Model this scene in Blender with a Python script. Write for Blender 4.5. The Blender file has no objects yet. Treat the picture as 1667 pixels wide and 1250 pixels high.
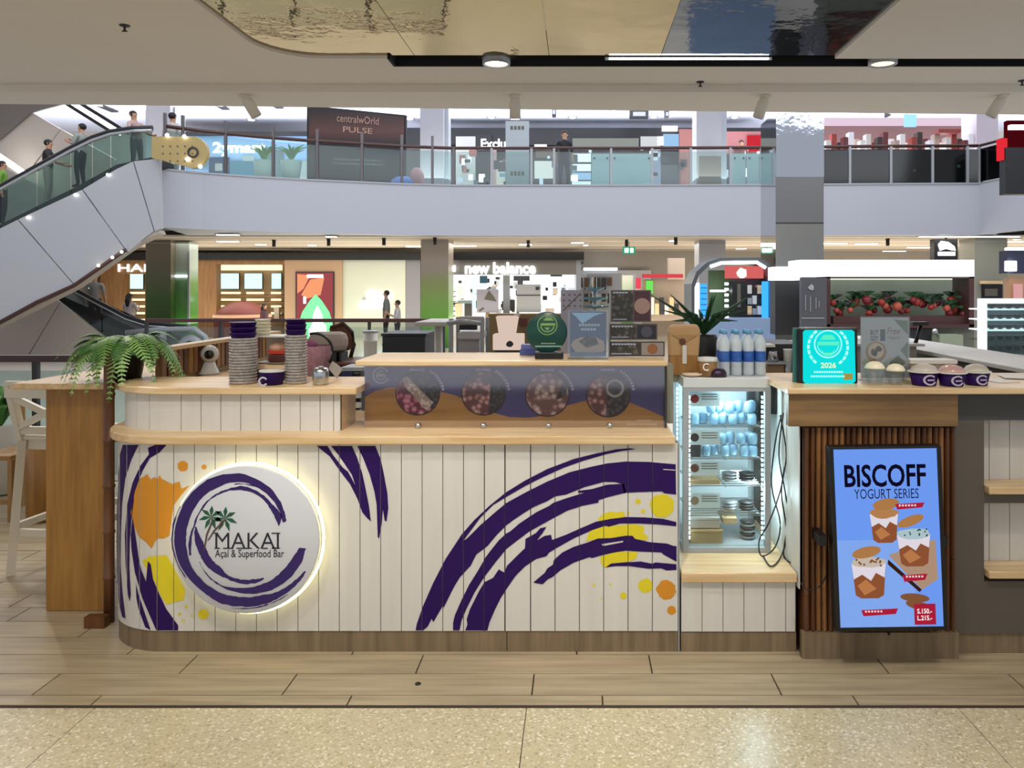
import bpy, bmesh, math, random
from mathutils import Vector, Matrix
random.seed(7)
S = bpy.context.scene
COL = S.collection
PI = math.pi
# ---------------------------------------------------------------- camera, light, exposure
F = 1250.0; VX = 940.0; VY = 468.0; EYE = 1.5       # focal length and principal point (1667x1250 frame), eye height
cam_d = bpy.data.cameras.new('camera'); cam = bpy.data.objects.new('camera', cam_d); COL.objects.link(cam)
cam.location = (0, 0, EYE); cam.rotation_euler = (PI/2, 0, 0)
cam_d.sensor_width = 36; cam_d.lens = F/1667*36
cam_d.shift_x = -(VX-833.5)/1667; cam_d.shift_y = (VY-625)/1667
cam_d.clip_start = .05; cam_d.clip_end = 200
S.camera = cam
S.view_settings.view_transform = 'Standard'; S.view_settings.look = 'None'
S.view_settings.gamma = 1; S.view_settings.use_curve_mapping = False
S.view_settings.exposure = 0.0
W = bpy.data.worlds.new('world'); S.world = W; W.use_nodes = True
W.node_tree.nodes['Background'].inputs[0].default_value = (.80, .82, .9, 1)
W.node_tree.nodes['Background'].inputs[1].default_value = .8
def area(name, loc, rot, sx, sy, power, col, spread=180):
    l = bpy.data.lights.new(name, 'AREA'); l.shape = 'RECTANGLE'; l.size = sx; l.size_y = sy
    l.energy = power; l.color = col; l.spread = math.radians(spread)
    o = bpy.data.objects.new(name, l); o.location = loc; o.rotation_euler = rot; COL.objects.link(o); return o
def spot(name, loc, target, power, col, size=60, blend=.2, rad=.03):
    l = bpy.data.lights.new(name, 'SPOT'); l.energy = power; l.color = col
    l.spot_size = math.radians(size); l.spot_blend = blend; l.shadow_soft_size = rad
    o = bpy.data.objects.new(name, l); o.location = loc
    o.rotation_euler = (Vector(target)-Vector(loc)).to_track_quat('-Z', 'Y').to_euler(); COL.objects.link(o); return o
WARM = (1, .93, .83); NEUT = (1, .98, .96); COOL = (.86, .91, 1)
area('near_fill_light', (0, 1.2, 3.02), (0, 0, 0), 5, 1.2, 22, NEUT)  # unseen overhead area light added to fill the foreground
area('rear_fill_light', (0, -2.5, 3.02), (math.radians(25), 0, 0), 6, 2, 40, (1, .98, .97))  # second added fill, out of view behind the camera
spot('downlight_left', (-1.4, 1.6, 3.0), (-1.4, 2.5, 0), 95, WARM, 75, .5, .08)
spot('downlight_mid', (-.1, 1.5, 3.0), (-.1, 2.4, 0), 80, WARM, 75, .5, .08)
spot('downlight_right', (1.2, 1.6, 3.0), (1.3, 2.6, 0), 60, WARM, 70, .5, .08)
spot('counter_spot_left', (-1.15, 2.25, 3.02), (-1.1, 3.15, .5), 46, NEUT, 72, .7, .02)
spot('counter_spot_mid', (.15, 2.25, 3.02), (.2, 3.15, .5), 46, NEUT, 72, .7, .02)
spot('counter_spot_right', (1.5, 2.25, 3.02), (1.4, 3.1, .5), 26, NEUT, 72, .7, .02)
spot('bar_spot', (-3.6, 4.9, 3.02), (-2.9, 3.6, .0), 90, WARM, 60, .15, .02)
spot('ceiling_spot_left', (-2.6, 5.3, 3.0), (-1.9, 3.5, .9), 60, NEUT, 80, .5, .05)
spot('ceiling_spot_counter', (-.5, 4.9, 3.0), (-.3, 3.3, .9), 60, WARM, 80, .6, .05)
spot('ceiling_spot_right', (1.6, 4.9, 3.0), (1.5, 3.3, 1.0), 45, NEUT, 80, .6, .05)
area('atrium_fill_light', (0, 14.5, 12), (0, 0, 0), 30, 12, 2000, (.9, .94, 1))  # added light above the view, fills the atrium from overhead
area('atrium_front_wash', (2, 8.2, 7.5), (math.radians(62), 0, 0), 26, 2, 480, COOL)
area('upper_fill_uplight', (0, 27.5, 5.2), (PI, 0, 0), 46, 5, 4200, (.88, .90, 1))  # unseen upward light added to brighten the upper ceiling
area('upper_level_light', (0, 28, 8.1), (0, 0, 0), 44, 4, 500, NEUT)
area('far_hall_uplight', (2, 27.5, .3), (PI, 0, 0), 40, 5, 1500, (1, .92, .8))
area('far_hall_light', (2, 27, 2.95), (0, 0, 0), 36, 4, 900, (1, .96, .9))
area('middle_hall_light', (0, 7.6, 3.4), (0, 0, 0), 12, 1.0, 130, NEUT)
# ---------------------------------------------------------------- helpers
def lin(c):
    if isinstance(c, str):
        c = tuple(int(c[i:i+2], 16)/255 for i in (0, 2, 4))
    return tuple((x/12.92 if x <= .04045 else ((x+.055)/1.055)**2.4) for x in c)
MATS = {}
def mat(key, col='cccccc', rough=.5, metal=0, emit=None, es=1, noise=0, nscale=8, stretch=(1, 1, 1), col2=None, bump=0, alpha=None, glossmix=None, spec=.5):
    if key in MATS: return MATS[key]
    m = bpy.data.materials.new(key); m.use_nodes = True; MATS[key] = m
    nt = m.node_tree; b = nt.nodes['Principled BSDF']
    c = lin(col)+(1,)
    b.inputs['Base Color'].default_value = c; b.inputs['Roughness'].default_value = rough; b.inputs['Metallic'].default_value = metal
    b.inputs['Specular IOR Level'].default_value = spec
    if emit:
        b.inputs['Emission Color'].default_value = lin(emit)+(1,); b.inputs['Emission Strength'].default_value = es
    if col2 or bump:
        tc = nt.nodes.new('ShaderNodeTexCoord'); mp = nt.nodes.new('ShaderNodeMapping'); nz = nt.nodes.new('ShaderNodeTexNoise')
        mp.inputs['Scale'].default_value = stretch; nz.inputs['Scale'].default_value = nscale; nz.inputs['Detail'].default_value = 5
        geo = nt.nodes.new('ShaderNodeNewGeometry')
        nt.links.new(geo.outputs['Position'], mp.inputs['Vector']); nt.links.new(mp.outputs[0], nz.inputs['Vector'])
        if col2:
            r = nt.nodes.new('ShaderNodeValToRGB'); r.color_ramp.elements[0].position = .5-.5*(1-noise); r.color_ramp.elements[1].position = .5+.5*(1-noise)
            r.color_ramp.elements[0].color = c; r.color_ramp.elements[1].color = lin(col2)+(1,)
            nt.links.new(nz.outputs['Fac'], r.inputs[0]); nt.links.new(r.outputs[0], b.inputs['Base Color'])
        if bump:
            bp = nt.nodes.new('ShaderNodeBump'); bp.inputs['Strength'].default_value = bump; bp.inputs['Distance'].default_value = .01
            nt.links.new(nz.outputs['Fac'], bp.inputs['Height']); nt.links.new(bp.outputs[0], b.inputs['Normal'])
    if alpha is not None:
        b.inputs['Alpha'].default_value = alpha
    return m
def glow(key, col, s=1.0): return mat(key, '000000', .6, emit=col, es=s, spec=0)
def glassmat(key, tint='ffffff', refl=.12, rough=.02, alpha=.0):
    if key in MATS: return MATS[key]
    m = bpy.data.materials.new(key); m.use_nodes = True; MATS[key] = m
    nt = m.node_tree; nt.nodes.remove(nt.nodes['Principled BSDF'])
    out = nt.nodes['Material Output']; t = nt.nodes.new('ShaderNodeBsdfTransparent'); g = nt.nodes.new('ShaderNodeBsdfGlossy')
    mx = nt.nodes.new('ShaderNodeMixShader'); t.inputs[0].default_value = lin(tint)+(1,)
    g.inputs['Roughness'].default_value = rough; mx.inputs[0].default_value = refl
    nt.links.new(t.outputs[0], mx.inputs[1]); nt.links.new(g.outputs[0], mx.inputs[2]); nt.links.new(mx.outputs[0], out.inputs[0])
    return m
def wood(key, c1, c2, axis='x', rough=.4, scale=6, bump=.1, sharp=.55):
    st = {'x': (1, 14, 14), 'z': (14, 14, 1), 'y': (14, 1, 14)}[axis]
    return mat(key, c1, rough, noise=sharp, nscale=scale*.35, stretch=st, col2=c2, bump=bump)

def X(px, D): return (px-VX)/F*D
def Z(py, D): return EYE-(py-VY)/F*D
def onplane(D): return lambda px, py: (X(px, D), D, Z(py, D))

def worg(p):
    v = Vector((0, 0, 0))
    while p is not None:
        v += Vector(p.location); p = p.parent
    return v
def tag(o, label=None, cat=None, group=None, kind=None):
    if label: o['label'] = label
    if cat: o['category'] = cat
    if group: o['group'] = group
    if kind: o['kind'] = kind
    return o
def thing(name, label, cat, loc=(0, 0, 0), group=None, kind=None):
    o = bpy.data.objects.new(name, None); COL.objects.link(o); o.location = loc; o.empty_display_size = .1
    return tag(o, label, cat, group, kind)
class MB:
    def __init__(s): s.v = []; s.f = []; s.sm = []
    def add(s, vs, fs, smooth=False):
        n = len(s.v); s.v += [tuple(v) for v in vs]; s.f += [tuple(i+n for i in f) for f in fs]; s.sm += [smooth]*len(fs); return s
    def box(s, x0, x1, y0, y1, z0, z1):
        vs = [(x, y, z) for z in (z0, z1) for y in (y0, y1) for x in (x0, x1)]
        return s.add(vs, [(0, 2, 3, 1), (4, 5, 7, 6), (0, 1, 5, 4), (2, 6, 7, 3), (0, 4, 6, 2), (1, 3, 7, 5)])
    def prism(s, pts, d):   # pts 3D polygon, d extrusion vector
        n = len(pts); d = Vector(d); a = [Vector(p) for p in pts]; b = [p+d for p in a]
        return s.add(a+b, [tuple(range(n)), tuple(range(2*n-1, n-1, -1))]+[(i, i+n, (i+1) % n+n, (i+1) % n) for i in range(n)])
    def lathe(s, prof, c=(0, 0, 0), n=16, axis='z', caps=True):
        vs = []; fs = []
        for r, h in prof:
            for k in range(n):
                a = 2*PI*k/n; p = (r*math.cos(a), r*math.sin(a), h)
                if axis == 'y': p = (p[0], p[2], p[1])
                if axis == 'x': p = (p[2], p[0], p[1])
                vs.append((p[0]+c[0], p[1]+c[1], p[2]+c[2]))
        for j in range(len(prof)-1):
            for k in range(n):
                fs.append((j*n+k, j*n+(k+1) % n, (j+1)*n+(k+1) % n, (j+1)*n+k))
        s.add(vs, fs, True)
        if caps:
            base = len(s.v)-len(vs)
            if prof[0][0] > 1e-5: s.f.append(tuple(base+k for k in reversed(range(n)))); s.sm.append(False)
            if prof[-1][0] > 1e-5: s.f.append(tuple(base+(len(prof)-1)*n+k for k in range(n))); s.sm.append(False)
        return s
    def ball(s, c, r, n=12, m=8, sc=(1, 1, 1)):
        prof = [(r*math.sin(PI*j/m)*1.0+1e-5, -r*math.cos(PI*j/m)) for j in range(m+1)]
        t = MB().lathe(prof, (0, 0, 0), n, caps=False)
        return s.add([(v[0]*sc[0]+c[0], v[1]*sc[1]+c[1], v[2]*sc[2]+c[2]) for v in t.v], t.f, True)
    def tube(s, pts, r, n=8, closed=False):
        pts = [Vector(p) for p in pts]; m = len(pts); vs = []; fs = []
        rr = r if isinstance(r, (list, tuple)) else [r]*m
        for i, p in enumerate(pts):
            if closed: t = pts[(i+1) % m]-pts[i-1]
            else: t = pts[min(i+1, m-1)]-pts[max(i-1, 0)]
            t.normalize(); u = t.cross(Vector((0, 0, 1)))
            if u.length < .05: u = t.cross(Vector((0, 1, 0)))
            u.normalize(); w = t.cross(u)
            for k in range(n):
                a = 2*PI*k/n+PI/n; vs.append(p+(u*math.cos(a)+w*math.sin(a))*rr[i])
        for i in range(m if closed else m-1):
            for k in range(n):
                j = (i+1) % m; fs.append((i*n+k, i*n+(k+1) % n, j*n+(k+1) % n, j*n+k))
        s.add(vs, fs, n > 4)
        if not closed:
            b = len(s.v)-len(vs); s.f.append(tuple(b+k for k in reversed(range(n)))); s.f.append(tuple(b+(m-1)*n+k for k in range(n))); s.sm += [False, False]
        return s
    def bar(s, a, b, w, h=None):
        h = h or w; a = Vector(a); b = Vector(b); t = (b-a).normalized(); u = t.cross(Vector((0, 0, 1)))
        if u.length < .05: u = t.cross(Vector((0, 1, 0)))
        u.normalize(); q = t.cross(u)
        c = [u*x*w/2+q*y*h/2 for x, y in ((-1, -1), (1, -1), (1, 1), (-1, 1))]
        return s.add([a+k for k in c]+[b+k for k in c], [(0, 3, 2, 1), (4, 5, 6, 7), (0, 1, 5, 4), (1, 2, 6, 5), (2, 3, 7, 6), (3, 0, 4, 7)])
    def build(s, name, m, parent=None, label=None, bevel=0, mats=None):
        me = bpy.data.meshes.new(name); o3 = worg(parent)
        me.from_pydata([Vector(v)-o3 for v in s.v], [], s.f)
        me.polygons.foreach_set('use_smooth', s.sm)
        bm = bmesh.new(); bm.from_mesh(me); bmesh.ops.recalc_face_normals(bm, faces=bm.faces); bm.to_mesh(me); bm.free()
        me.materials.append(m)
        o = bpy.data.objects.new(name, me); COL.objects.link(o)
        if parent: o.parent = parent
        if label: o['label'] = label
        if bevel:
            md = o.modifiers.new('bevel', 'BEVEL'); md.width = bevel; md.segments = 2; md.limit_method = 'ANGLE'
        return o
def BX(name, m, parent, *b, **k): return MB().box(*b).build(name, m, parent, **k)
def PB(name, m, parent, px0, px1, py0, py1, D, dep=.05, **k):   # box whose front face, at distance D, spans the given outline
    return MB().box(X(px0, D), X(px1, D), D, D+dep, Z(py1, D), Z(py0, D)).build(name, m, parent, **k)
def struct(o): o['kind'] = 'structure'; return o
def flat(name, polys, mp, m, parent, lift=0, cuts=(), groove=None, label=None, tri=True):
    """thin printed / painted area: polygons given in frame units, mapped on a surface"""
    bm = bmesh.new()
    for pl in polys:
        f = bm.faces.new([bm.verts.new((p[0], p[1], 0)) for p in pl]); f.normal_update()
    bmesh.ops.triangulate(bm, faces=bm.faces)
    for c in cuts:
        bmesh.ops.bisect_plane(bm, geom=bm.verts[:]+bm.edges[:]+bm.faces[:], plane_co=(c, 0, 0), plane_no=(1, 0, 0), dist=1e-4)
    if groove:
        dl = [f for f in bm.faces if any(abs(f.calc_center_median().x-g) < groove[1]*.98 for g in groove[0])]
        bmesh.ops.delete(bm, geom=dl, context='FACES')
    o3 = worg(parent)
    for v in bm.verts:
        q = Vector(mp(v.co.x, v.co.y)); v.co = q-o3
    bmesh.ops.recalc_face_normals(bm, faces=bm.faces)
    me = bpy.data.meshes.new(name); bm.to_mesh(me); bm.free(); me.materials.append(m)
    o = bpy.data.objects.new(name, me); COL.objects.link(o); o.parent = parent
    if label: o['label'] = label
    return o
def circ(cx, cy, r, n=20, rag=0, ry=None):
    return [(cx+(r*(1+rag*random.uniform(-1, 1)))*math.cos(2*PI*k/n), cy+((ry or r)*(1+rag*random.uniform(-1, 1)))*math.sin(2*PI*k/n)) for k in range(n)]
def rect(x0, y0, x1, y1): return [(x0, y0), (x1, y0), (x1, y1), (x0, y1)]
def text(name, s, x0, x1, y0, y1, mp, m, parent, label=None, bold=0, shear=0):
    """lettering filling the box x0..x1, y0 (top)..y1 (bottom) of the surface map mp"""
    cu = bpy.data.curves.new('lettering', 'FONT'); cu.body = s; cu.size = 1; cu.resolution_u = 3; cu.offset = bold; cu.shear = shear
    to = bpy.data.objects.new('lettering', cu); COL.objects.link(to)
    dg = bpy.context.evaluated_depsgraph_get(); dg.update()
    me = bpy.data.meshes.new_from_object(to.evaluated_get(dg)); bpy.data.objects.remove(to)
    xs = [v.co.x for v in me.vertices]; ys = [v.co.y for v in me.vertices]; o3 = worg(parent)
    a, b, c, d = min(xs), max(xs), min(ys), max(ys)
    for v in me.vertices:
        v.co = Vector(mp(x0+(v.co.x-a)/(b-a)*(x1-x0), y1+(v.co.y-c)/(d-c)*(y0-y1)))-o3
    me.name = name; me.materials.clear(); me.materials.append(m)
    o = bpy.data.objects.new(name, me); COL.objects.link(o); o.parent = parent
    if label: o['label'] = label
    return o
def tile_ord(n): return ('first','second','third','fourth','fifth','sixth','seventh','eighth','ninth','tenth','eleventh','twelfth','thirteenth','fourteenth','fifteenth','sixteenth','seventeenth','eighteenth','nineteenth')[n] if n < 19 else ('twentieth','twenty-first','twenty-second','twenty-third','twenty-fourth','twenty-fifth','twenty-sixth','twenty-seventh','twenty-eighth','twenty-ninth','thirtieth','thirty-first','thirty-second','thirty-third','thirty-fourth')[n-19]
def dup(o, loc=None, label=None, parent=None, rz=None):
    c = o.copy(); COL.objects.link(c)
    if parent: c.parent = parent
    if loc is not None: c.location = loc
    if rz is not None: c.rotation_euler = (0, 0, rz)
    if label: c['label'] = label
    for ch in list(o.children): dup(ch, parent=c)
    return c
# ---------------------------------------------------------------- materials
M_white = mat('painted_white', 'cfccc4', .5)
M_plankw = mat('white_painted_plank', 'd8d6cf', .45, col2='cfccc3', noise=.3, nscale=1.2, stretch=(20, 20, 1), bump=.06)
M_groove = mat('groove_dark', '6b6760', .8)
M_birch = wood('birch_top', 'c9a574', 'e6cda2', 'x', .32, 8)
M_birchy = wood('birch_top_y', 'c69f6c', 'e2c698', 'y', .32, 8)
M_oakp = wood('oak_panel', '8a5f28', 'ab7d3c', 'z', .4, 7)
M_oakh = wood('oak_header', '6b5030', '8f7048', 'x', .45, 7)
M_plinth = wood('plinth_wood', '6b5a44', '8d7a5e', 'z', .5, 7)
M_bamboo = wood('bamboo_brown', '6b4527', '9a6b3e', 'z', .4, 7)
M_bambood = wood('bamboo_dark', '4a2a14', '6e4422', 'z', .4, 7)
M_fplank = wood('floor_tile_wood', '8f8068', 'b5a587', 'x', .36, 6, .03)
M_purple = mat('print_purple', '2a0c54', .55, spec=.2)
M_orange = mat('print_orange', 'd08a1c', .5)
M_yellow = mat('print_yellow', 'dccb1c', .5)
M_black = mat('black', '0c0c0e', .4)
M_dark = mat('dark_grey', '2b2b2d', .5)
M_grey = mat('grey_paint', '5d564d', .55)
M_steel = mat('steel', 'b8bcc0', .25, 1)
M_alu = mat('aluminium_grey', '9b9fa3', .4, .3)
M_mirror = mat('mirror_metal', 'c8c9cc', .04, 1)
M_glass = glassmat('clear_glass', 'f2f7f6', .05)
M_glassg = glassmat('green_glass', 'dde9e6', .035, .1)
M_glassd = glassmat('dark_glass', '3a4548', .04, .1)
M_acryl = glassmat('acrylic', 'eef2f4', .12, .05)
M_clad = mat('cladding_white', 'abacb0', .45)
M_para = mat('parapet_white', 'adb0b9', .5)
M_cladb = mat('cladding_beige', 'b3a79b', .5)
M_rail = mat('handrail_brown', '40221a', .4)
M_rubber = mat('rubber_black', '111113', .4)
M_ceil = mat('ceiling_paint', 'dcd5c8', .85)
M_upceil = mat('upper_ceiling_paint', 'dfe3ee', .8)
M_beigec = mat('beige_ceiling', 'b8ab98', .8)
M_lamp = glow('lamp_white', 'ffffff', 9)
M_lampw = glow('lamp_warm', 'fff0d0', 8)
M_sign = glow('sign_white', 'f4f8ff', 5)
M_green = mat('leaf_green', '3d7a2c', .5, col2='6aa545', noise=.3, nscale=14)
M_leafd = mat('leaf_dark_green', '1d4a22', .5)
M_skin = mat('skin', 'b98a6c', .6)
M_hair = mat('hair_black', '14100e', .6)
# ---------------------------------------------------------------- setting: floors
fl = struct(BX('floor', mat('grout', '41362a', .8), None, -6.5, 4.5, 2.755, 6.0, -.3, -.006))
def plank_mesh(w, d):
    return MB().box(0, w, 0, d, -.02, 0).build('floor_plank', M_fplank, fl, bevel=0)
y = 2.76; rowsD = [.068, .158]+[.155]*19
offs = [.094, -.165, .294, .0, -.3, .2]
for i, d in enumerate(rowsD):
    x = offs[i % 6]-.92*7; first = None
    xmax = 4.2 if y < 3.3 else -1.5
    while x < xmax:
        if x > -6.4:
            if first is None:
                first = MB().box(0, .914, 0, d-.004, -.02, 0).build('floor_plank', M_fplank, fl); first.location = (x, y, 0)
            else:
                o = first.copy(); COL.objects.link(o); o.location = (x, y, 0)
        x += .92
    y += d
m = mat('terrazzo', 'cdb991', .28, noise=.2, nscale=30, col2='e2d3b2', bump=.02)
def chips(m):       # pale and dark stone chips in the terrazzo
    nt = m.node_tree; b = nt.nodes['Principled BSDF']; v = nt.nodes.new('ShaderNodeTexVoronoi'); v.inputs['Scale'].default_value = 130
    g = nt.nodes.new('ShaderNodeNewGeometry'); nt.links.new(g.outputs['Position'], v.inputs['Vector'])
    r = nt.nodes.new('ShaderNodeValToRGB'); r.color_ramp.elements[0].position = 0; r.color_ramp.elements[0].color = lin('a2977c')+(1,)
    r.color_ramp.elements[1].position = 1; r.color_ramp.elements[1].color = lin('e6dfcc')+(1,)
    e = r.color_ramp.elements.new(.18); e.color = lin('c0b491')+(1,); e = r.color_ramp.elements.new(.82); e.color = lin('c8bc9a')+(1,)
    sep = nt.nodes.new('ShaderNodeSeparateColor'); nt.links.new(v.outputs['Color'], sep.inputs[0]); nt.links.new(sep.outputs[0], r.inputs[0])
    nt.links.new(r.outputs[0], b.inputs['Base Color'])
chips(m)
ft = struct(BX('floor_front', mat('joint_dark', '3c3024', .8), None, -6.5, 4.5, -5, 2.752, -.3, -.008))
first = None
for i in range(-4, 3):
    for j in range(3):
        loc = (-.18+1.54*i, 2.742-1.54*(j+1), 0)
        if first is None:
            first = MB().box(0, 1.537, 0, 1.537, -.02, 0).build('terrazzo_slab', m, ft); first.location = loc
        else:
            o = first.copy(); COL.objects.link(o); o.location = loc
BX('threshold_strip', mat('joint_dark', '3c3024', .8), ft, -6.5, 4.5, 2.743, 2.758, -.02, -.0008)
b = MB().lathe([(.011, 0), (.011, .003), (.0001, .004)], (X(680, 2.9), 2.905, 0)).build('floor_screw', M_black, None); tag(b, 'small round dark screw head in the wood-look floor tile before the counter', 'screw')
M_ffar = mat('far_floor_stone', 'b8b0a2', .22)
struct(BX('floor_far', M_ffar, None, -28, 23, 10.8, 34.2, -1.6, -.45))
struct(BX('floor_lower', mat('lower_floor', '8e8a84', .4), None, -28, 23, 6, 10.8, -5, -4.6))
struct(BX('floor_walkway', M_ffar, None, -3, 4.5, 6.0, 9.2, -.4, 0))
# ---------------------------------------------------------------- near ceiling with mirror coffer
zc = 3.1
cl = struct(MB().box(-8, -2.14, -5, 6.05, zc, 4.3).box(1.8, 9, -5, 5.37, zc, 4.3).box(-2.14, 1.8, -5, 2.2, zc, 4.3)
    .box(-2.14, -1.32, 5.37, 6.05, zc, 4.3).box(-1.32, 9, 5.56, 6.05, zc, 4.3).build('ceiling', M_ceil, None))
b = MB().prism([(-8, 6.05, 3.04), (9, 6.05, 3.04), (9, 7.07, 3.04), (-8, 6.3, 3.04)], (0, 0, 1.2)); struct(b.build('trim_1', M_ceil, None))
struct(BX('ceiling_slot', mat('slot_black', '050505', .9), None, -1.32, 9, 5.37, 5.56, zc+.12, zc+.2))
# rounded corner of the coffer
pts = [(-2.14, 5.37, zc)]+[(-2.14+.4-.4*math.cos(a*PI/16), 5.37-.4+.4*math.sin(a*PI/16), zc) for a in range(0, 9)]
MB().prism(pts, (0, 0, .8)).build('coffer_corner', M_ceil, cl)
def wavy(key, c):
    m = mat(key, c, .05, 1, bump=.9, nscale=1.6, stretch=(1, 1, 1)); return m
Mgold = wavy('mirror_gold', 'b39f70'); Mblue = wavy('mirror_blue', '6a7078')
for a, bb, mm in ((-2.13, -1.14, Mgold), (-1.136, -.2, Mgold), (-.196, .58, Mgold), (.584, 1.79, Mblue)):
    for q in range(2): BX('mirror_panel', mm, cl, a, bb, 2.3+1.53*q, 3.826+1.53*q, zc+.02, zc+.05)
BX('slot_lining', mat('slot_black', '050505', .9), cl, -1.32, 9, 5.545, 5.562, zc-.001, zc+.2); BX('slot_lining', mat('slot_black', '050505', .9), cl, -1.33, -1.31, 5.37, 5.56, zc-.001, zc+.2)
t = thing('linear_light', 'bright white line of light in the black ceiling slot', 'ceiling light', (X(1120, 5.4), 5.42, 3.12))
BX('diffuser', M_lamp, t, X(992, 5.38), X(1252, 5.38), 5.385, 5.40, zc+.002, zc+.012)
BX('housing', M_alu, t, X(985, 5.38), X(1258, 5.38), 5.40, 5.405, zc+.0, zc+.02)
for k, (px, lab) in enumerate(((808, 'lit round downlight in the black slot near the ceiling middle'), (1437, 'dim round downlight in the black slot at the right'))):
    t = thing('downlight', lab, 'ceiling light', (X(px, 5.47), 5.47, zc))
    MB().lathe([(.10, .03), (.10, -.012), (.085, -.014), (.08, 0), (.08, .03)], (X(px, 5.47), 5.47, zc), 20, caps=False).build('rim', M_alu, t)
    MB().lathe([(.0001, -.004), (.08, -.004), (.08, .01)], (X(px, 5.47), 5.47, zc), 20).build('lens', glow('lens%d' % k, 'fff6e2', 10 if k == 0 else 1.2), t)
for px, py, lab in ((203, 41, 'small black sprinkler head in the ceiling left of the mirror'), (1140, 133, 'small black sprinkler head in the ceiling above the balcony'), (1664, 131, 'small black sprinkler head at the right frame edge')):
    D = 1.6*F/(VY-py); t = thing('sprinkler', lab, 'sprinkler', (X(px, D), D, zc))
    MB().lathe([(.03, 0), (.03, -.006), (.008, -.01), (.006, -.03), (.012, -.032), (.0001, -.034)], (X(px, D), D, zc), 12).build('head', M_dark, t)
    BX('deflector', M_dark, t, X(px, D)-.016, X(px, D)+.016, D-.003, D+.003, zc-.04, zc-.034)
for px, py, a, lab in ((398, 168, .5, 'tilted cream ceiling spotlight at the left'), (838, 186, 0, 'lit cream ceiling spotlight pointing down near the middle'), (1246, 205, -.3, 'cream ceiling spotlight beside the mirrored column'), (1633, 205, -.5, 'cream ceiling spotlight at the right corner')):
    D = 6.15; x = X(px, D); t = thing('spotlight', lab, 'spotlight', (x, D, 3.04), 'spotlights under the ceiling edge')
    MB().lathe([(.045, 0), (.045, -.02), (.012, -.025)], (x, D, 3.04), 14).build('mount', M_ceil, t)
    dx = .1*math.sin(a); v = Vector((math.sin(a), .25, -math.cos(a)))
    p0 = Vector((x, D, 3.03)); MB().tube([p0, p0+v*.05, p0+v*.17], [.03, .045, .045], 14).build('lamp_body', M_ceil, t)
    MB().tube([p0+v*.171, p0+v*.175], .036, 14).build('lamp_lens', M_lampw if px == 838 else M_alu, t)
# ---------------------------------------------------------------- shell of the atrium
struct(BX('wall_back', mat('back_wall', 'b5ada2', .8), None, -28, 23, 34, 34.3, -.5, 8.6))
struct(BX('wall_left', M_clad, None, -28.3, -28, 6, 34.3, -5, 12))
struct(BX('wall_right', M_clad, None, 23, 23.3, 6, 34.3, -5, 12))
struct(BX('ceiling_upper', M_upceil, None, -28, 23, 22.5, 34.3, 8.4, 8.6))
def cmap(px, py, z): D = (z-EYE)*F/(VY-py); return Vector((X(px, D), D, z))
# beige slatted ceiling under the balcony
cu = struct(BX('ceiling_under_balcony', mat('soffit_dark', '7d7468', .9), None, -28, 23, 23.2, 34, 3.22, 3.3))
y = 23.3
for i in range(9):
    wdt = (1.0, 1.25, .8, 1.4, 1.1)[i % 5]
    BX('ceiling_panel', mat('ceil_pan%d' % (i % 2), ('bcb0a0', 'a99d8c')[i % 2], .8), cu, -28, 23, y, y+wdt-.09, 3.05, 3.1+.03*(i % 2)); y += wdt
n = 0
for px0, px1, py, warm in ((352, 385, 381, 0), (352, 385, 392, 0), (415, 430, 397, 0), (530, 545, 384, 0), (660, 690, 400, 0), (730, 775, 399, 0), (845, 865, 397, 1), (1090, 1100, 391, 0), (1340, 1380, 395, 1), (1395, 1430, 396, 0), (1500, 1660, 384, 0), (1600, 1667, 392, 0), (1440, 1475, 408, 1), (930, 950, 394, 0), (1480, 1520, 402, 0), (500, 512, 398, 0), (950, 957, 398, 0), (1200, 1215, 404, 0)):
    D = min(1.55*F/(VY-py), 33.5); n += 1
    t = thing('ceiling_strip_light', '%s short strip light below the balcony, %s' % (tile_ord(n-1), 'at the far left' if px0 < 400 else 'left of the middle column' if px0 < 690 else 'between the middle column and the exit sign' if px0 < 1000 else 'right of the exit sign'), 'ceiling light', (X((px0+px1)/2, D), D, 3.05), 'strip lights below the balcony')
    BX('diffuser', M_lamp if not warm else M_lampw, t, X(px0, D), X(px1, D), D, D+.22, 3.02, 3.05)
    BX('housing', M_alu, t, X(px0, D)-.04, X(px1, D)+.04, D-.03, D+.25, 3.035, 3.06)
for px, py in ((446, 378), (625, 380), (708, 387), (535, 377), (860, 389), (1100, 406), (1020, 392), (1445, 384)):
    D = 23.4+(px % 7)*.3; t = thing('ceiling_track_spot', 'small black track spot below the balcony, '+{446: 'farthest left', 625: 'above the pale panel', 708: 'beside the middle column top', 535: 'above the tan poster panel', 860: 'above the sports shop', 1100: 'right of the exit sign', 1020: 'just above the exit sign', 1445: 'above the red fruit kiosk'}[px], 'spotlight', (X(px, D), D, 3.05), 'black track spots below the balcony')
    BX('mount', M_dark, t, X(px, D)-.05, X(px, D)+.05, D-.05, D+.05, 3.0, 3.05)
    MB().lathe([(.055, 0), (.06, -.18), (.0001, -.18)], (X(px, D), D, 3.0), 10).build('lamp_body', M_black, t)
t = thing('exit_sign', 'small green illuminated exit sign hanging under the balcony ceiling', 'sign', (X(1024, 26), 26, 2.9))
PB('sign_box', glow('exit_green', '1f9a68', 1.2), t, 1014, 1034, 402, 413, 26, .08)
flat('running_figure', [rect(1017, 404, 1019, 411), rect(1020, 404, 1023, 411), rect(1026, 404, 1031, 411)], onplane(25.99), M_sign, t)
MB().bar((X(1024, 26.04), 26.04, Z(402, 26)), (X(1024, 26.04), 26.04, 3.05), .02).build('hanger', M_dark, t)
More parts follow.
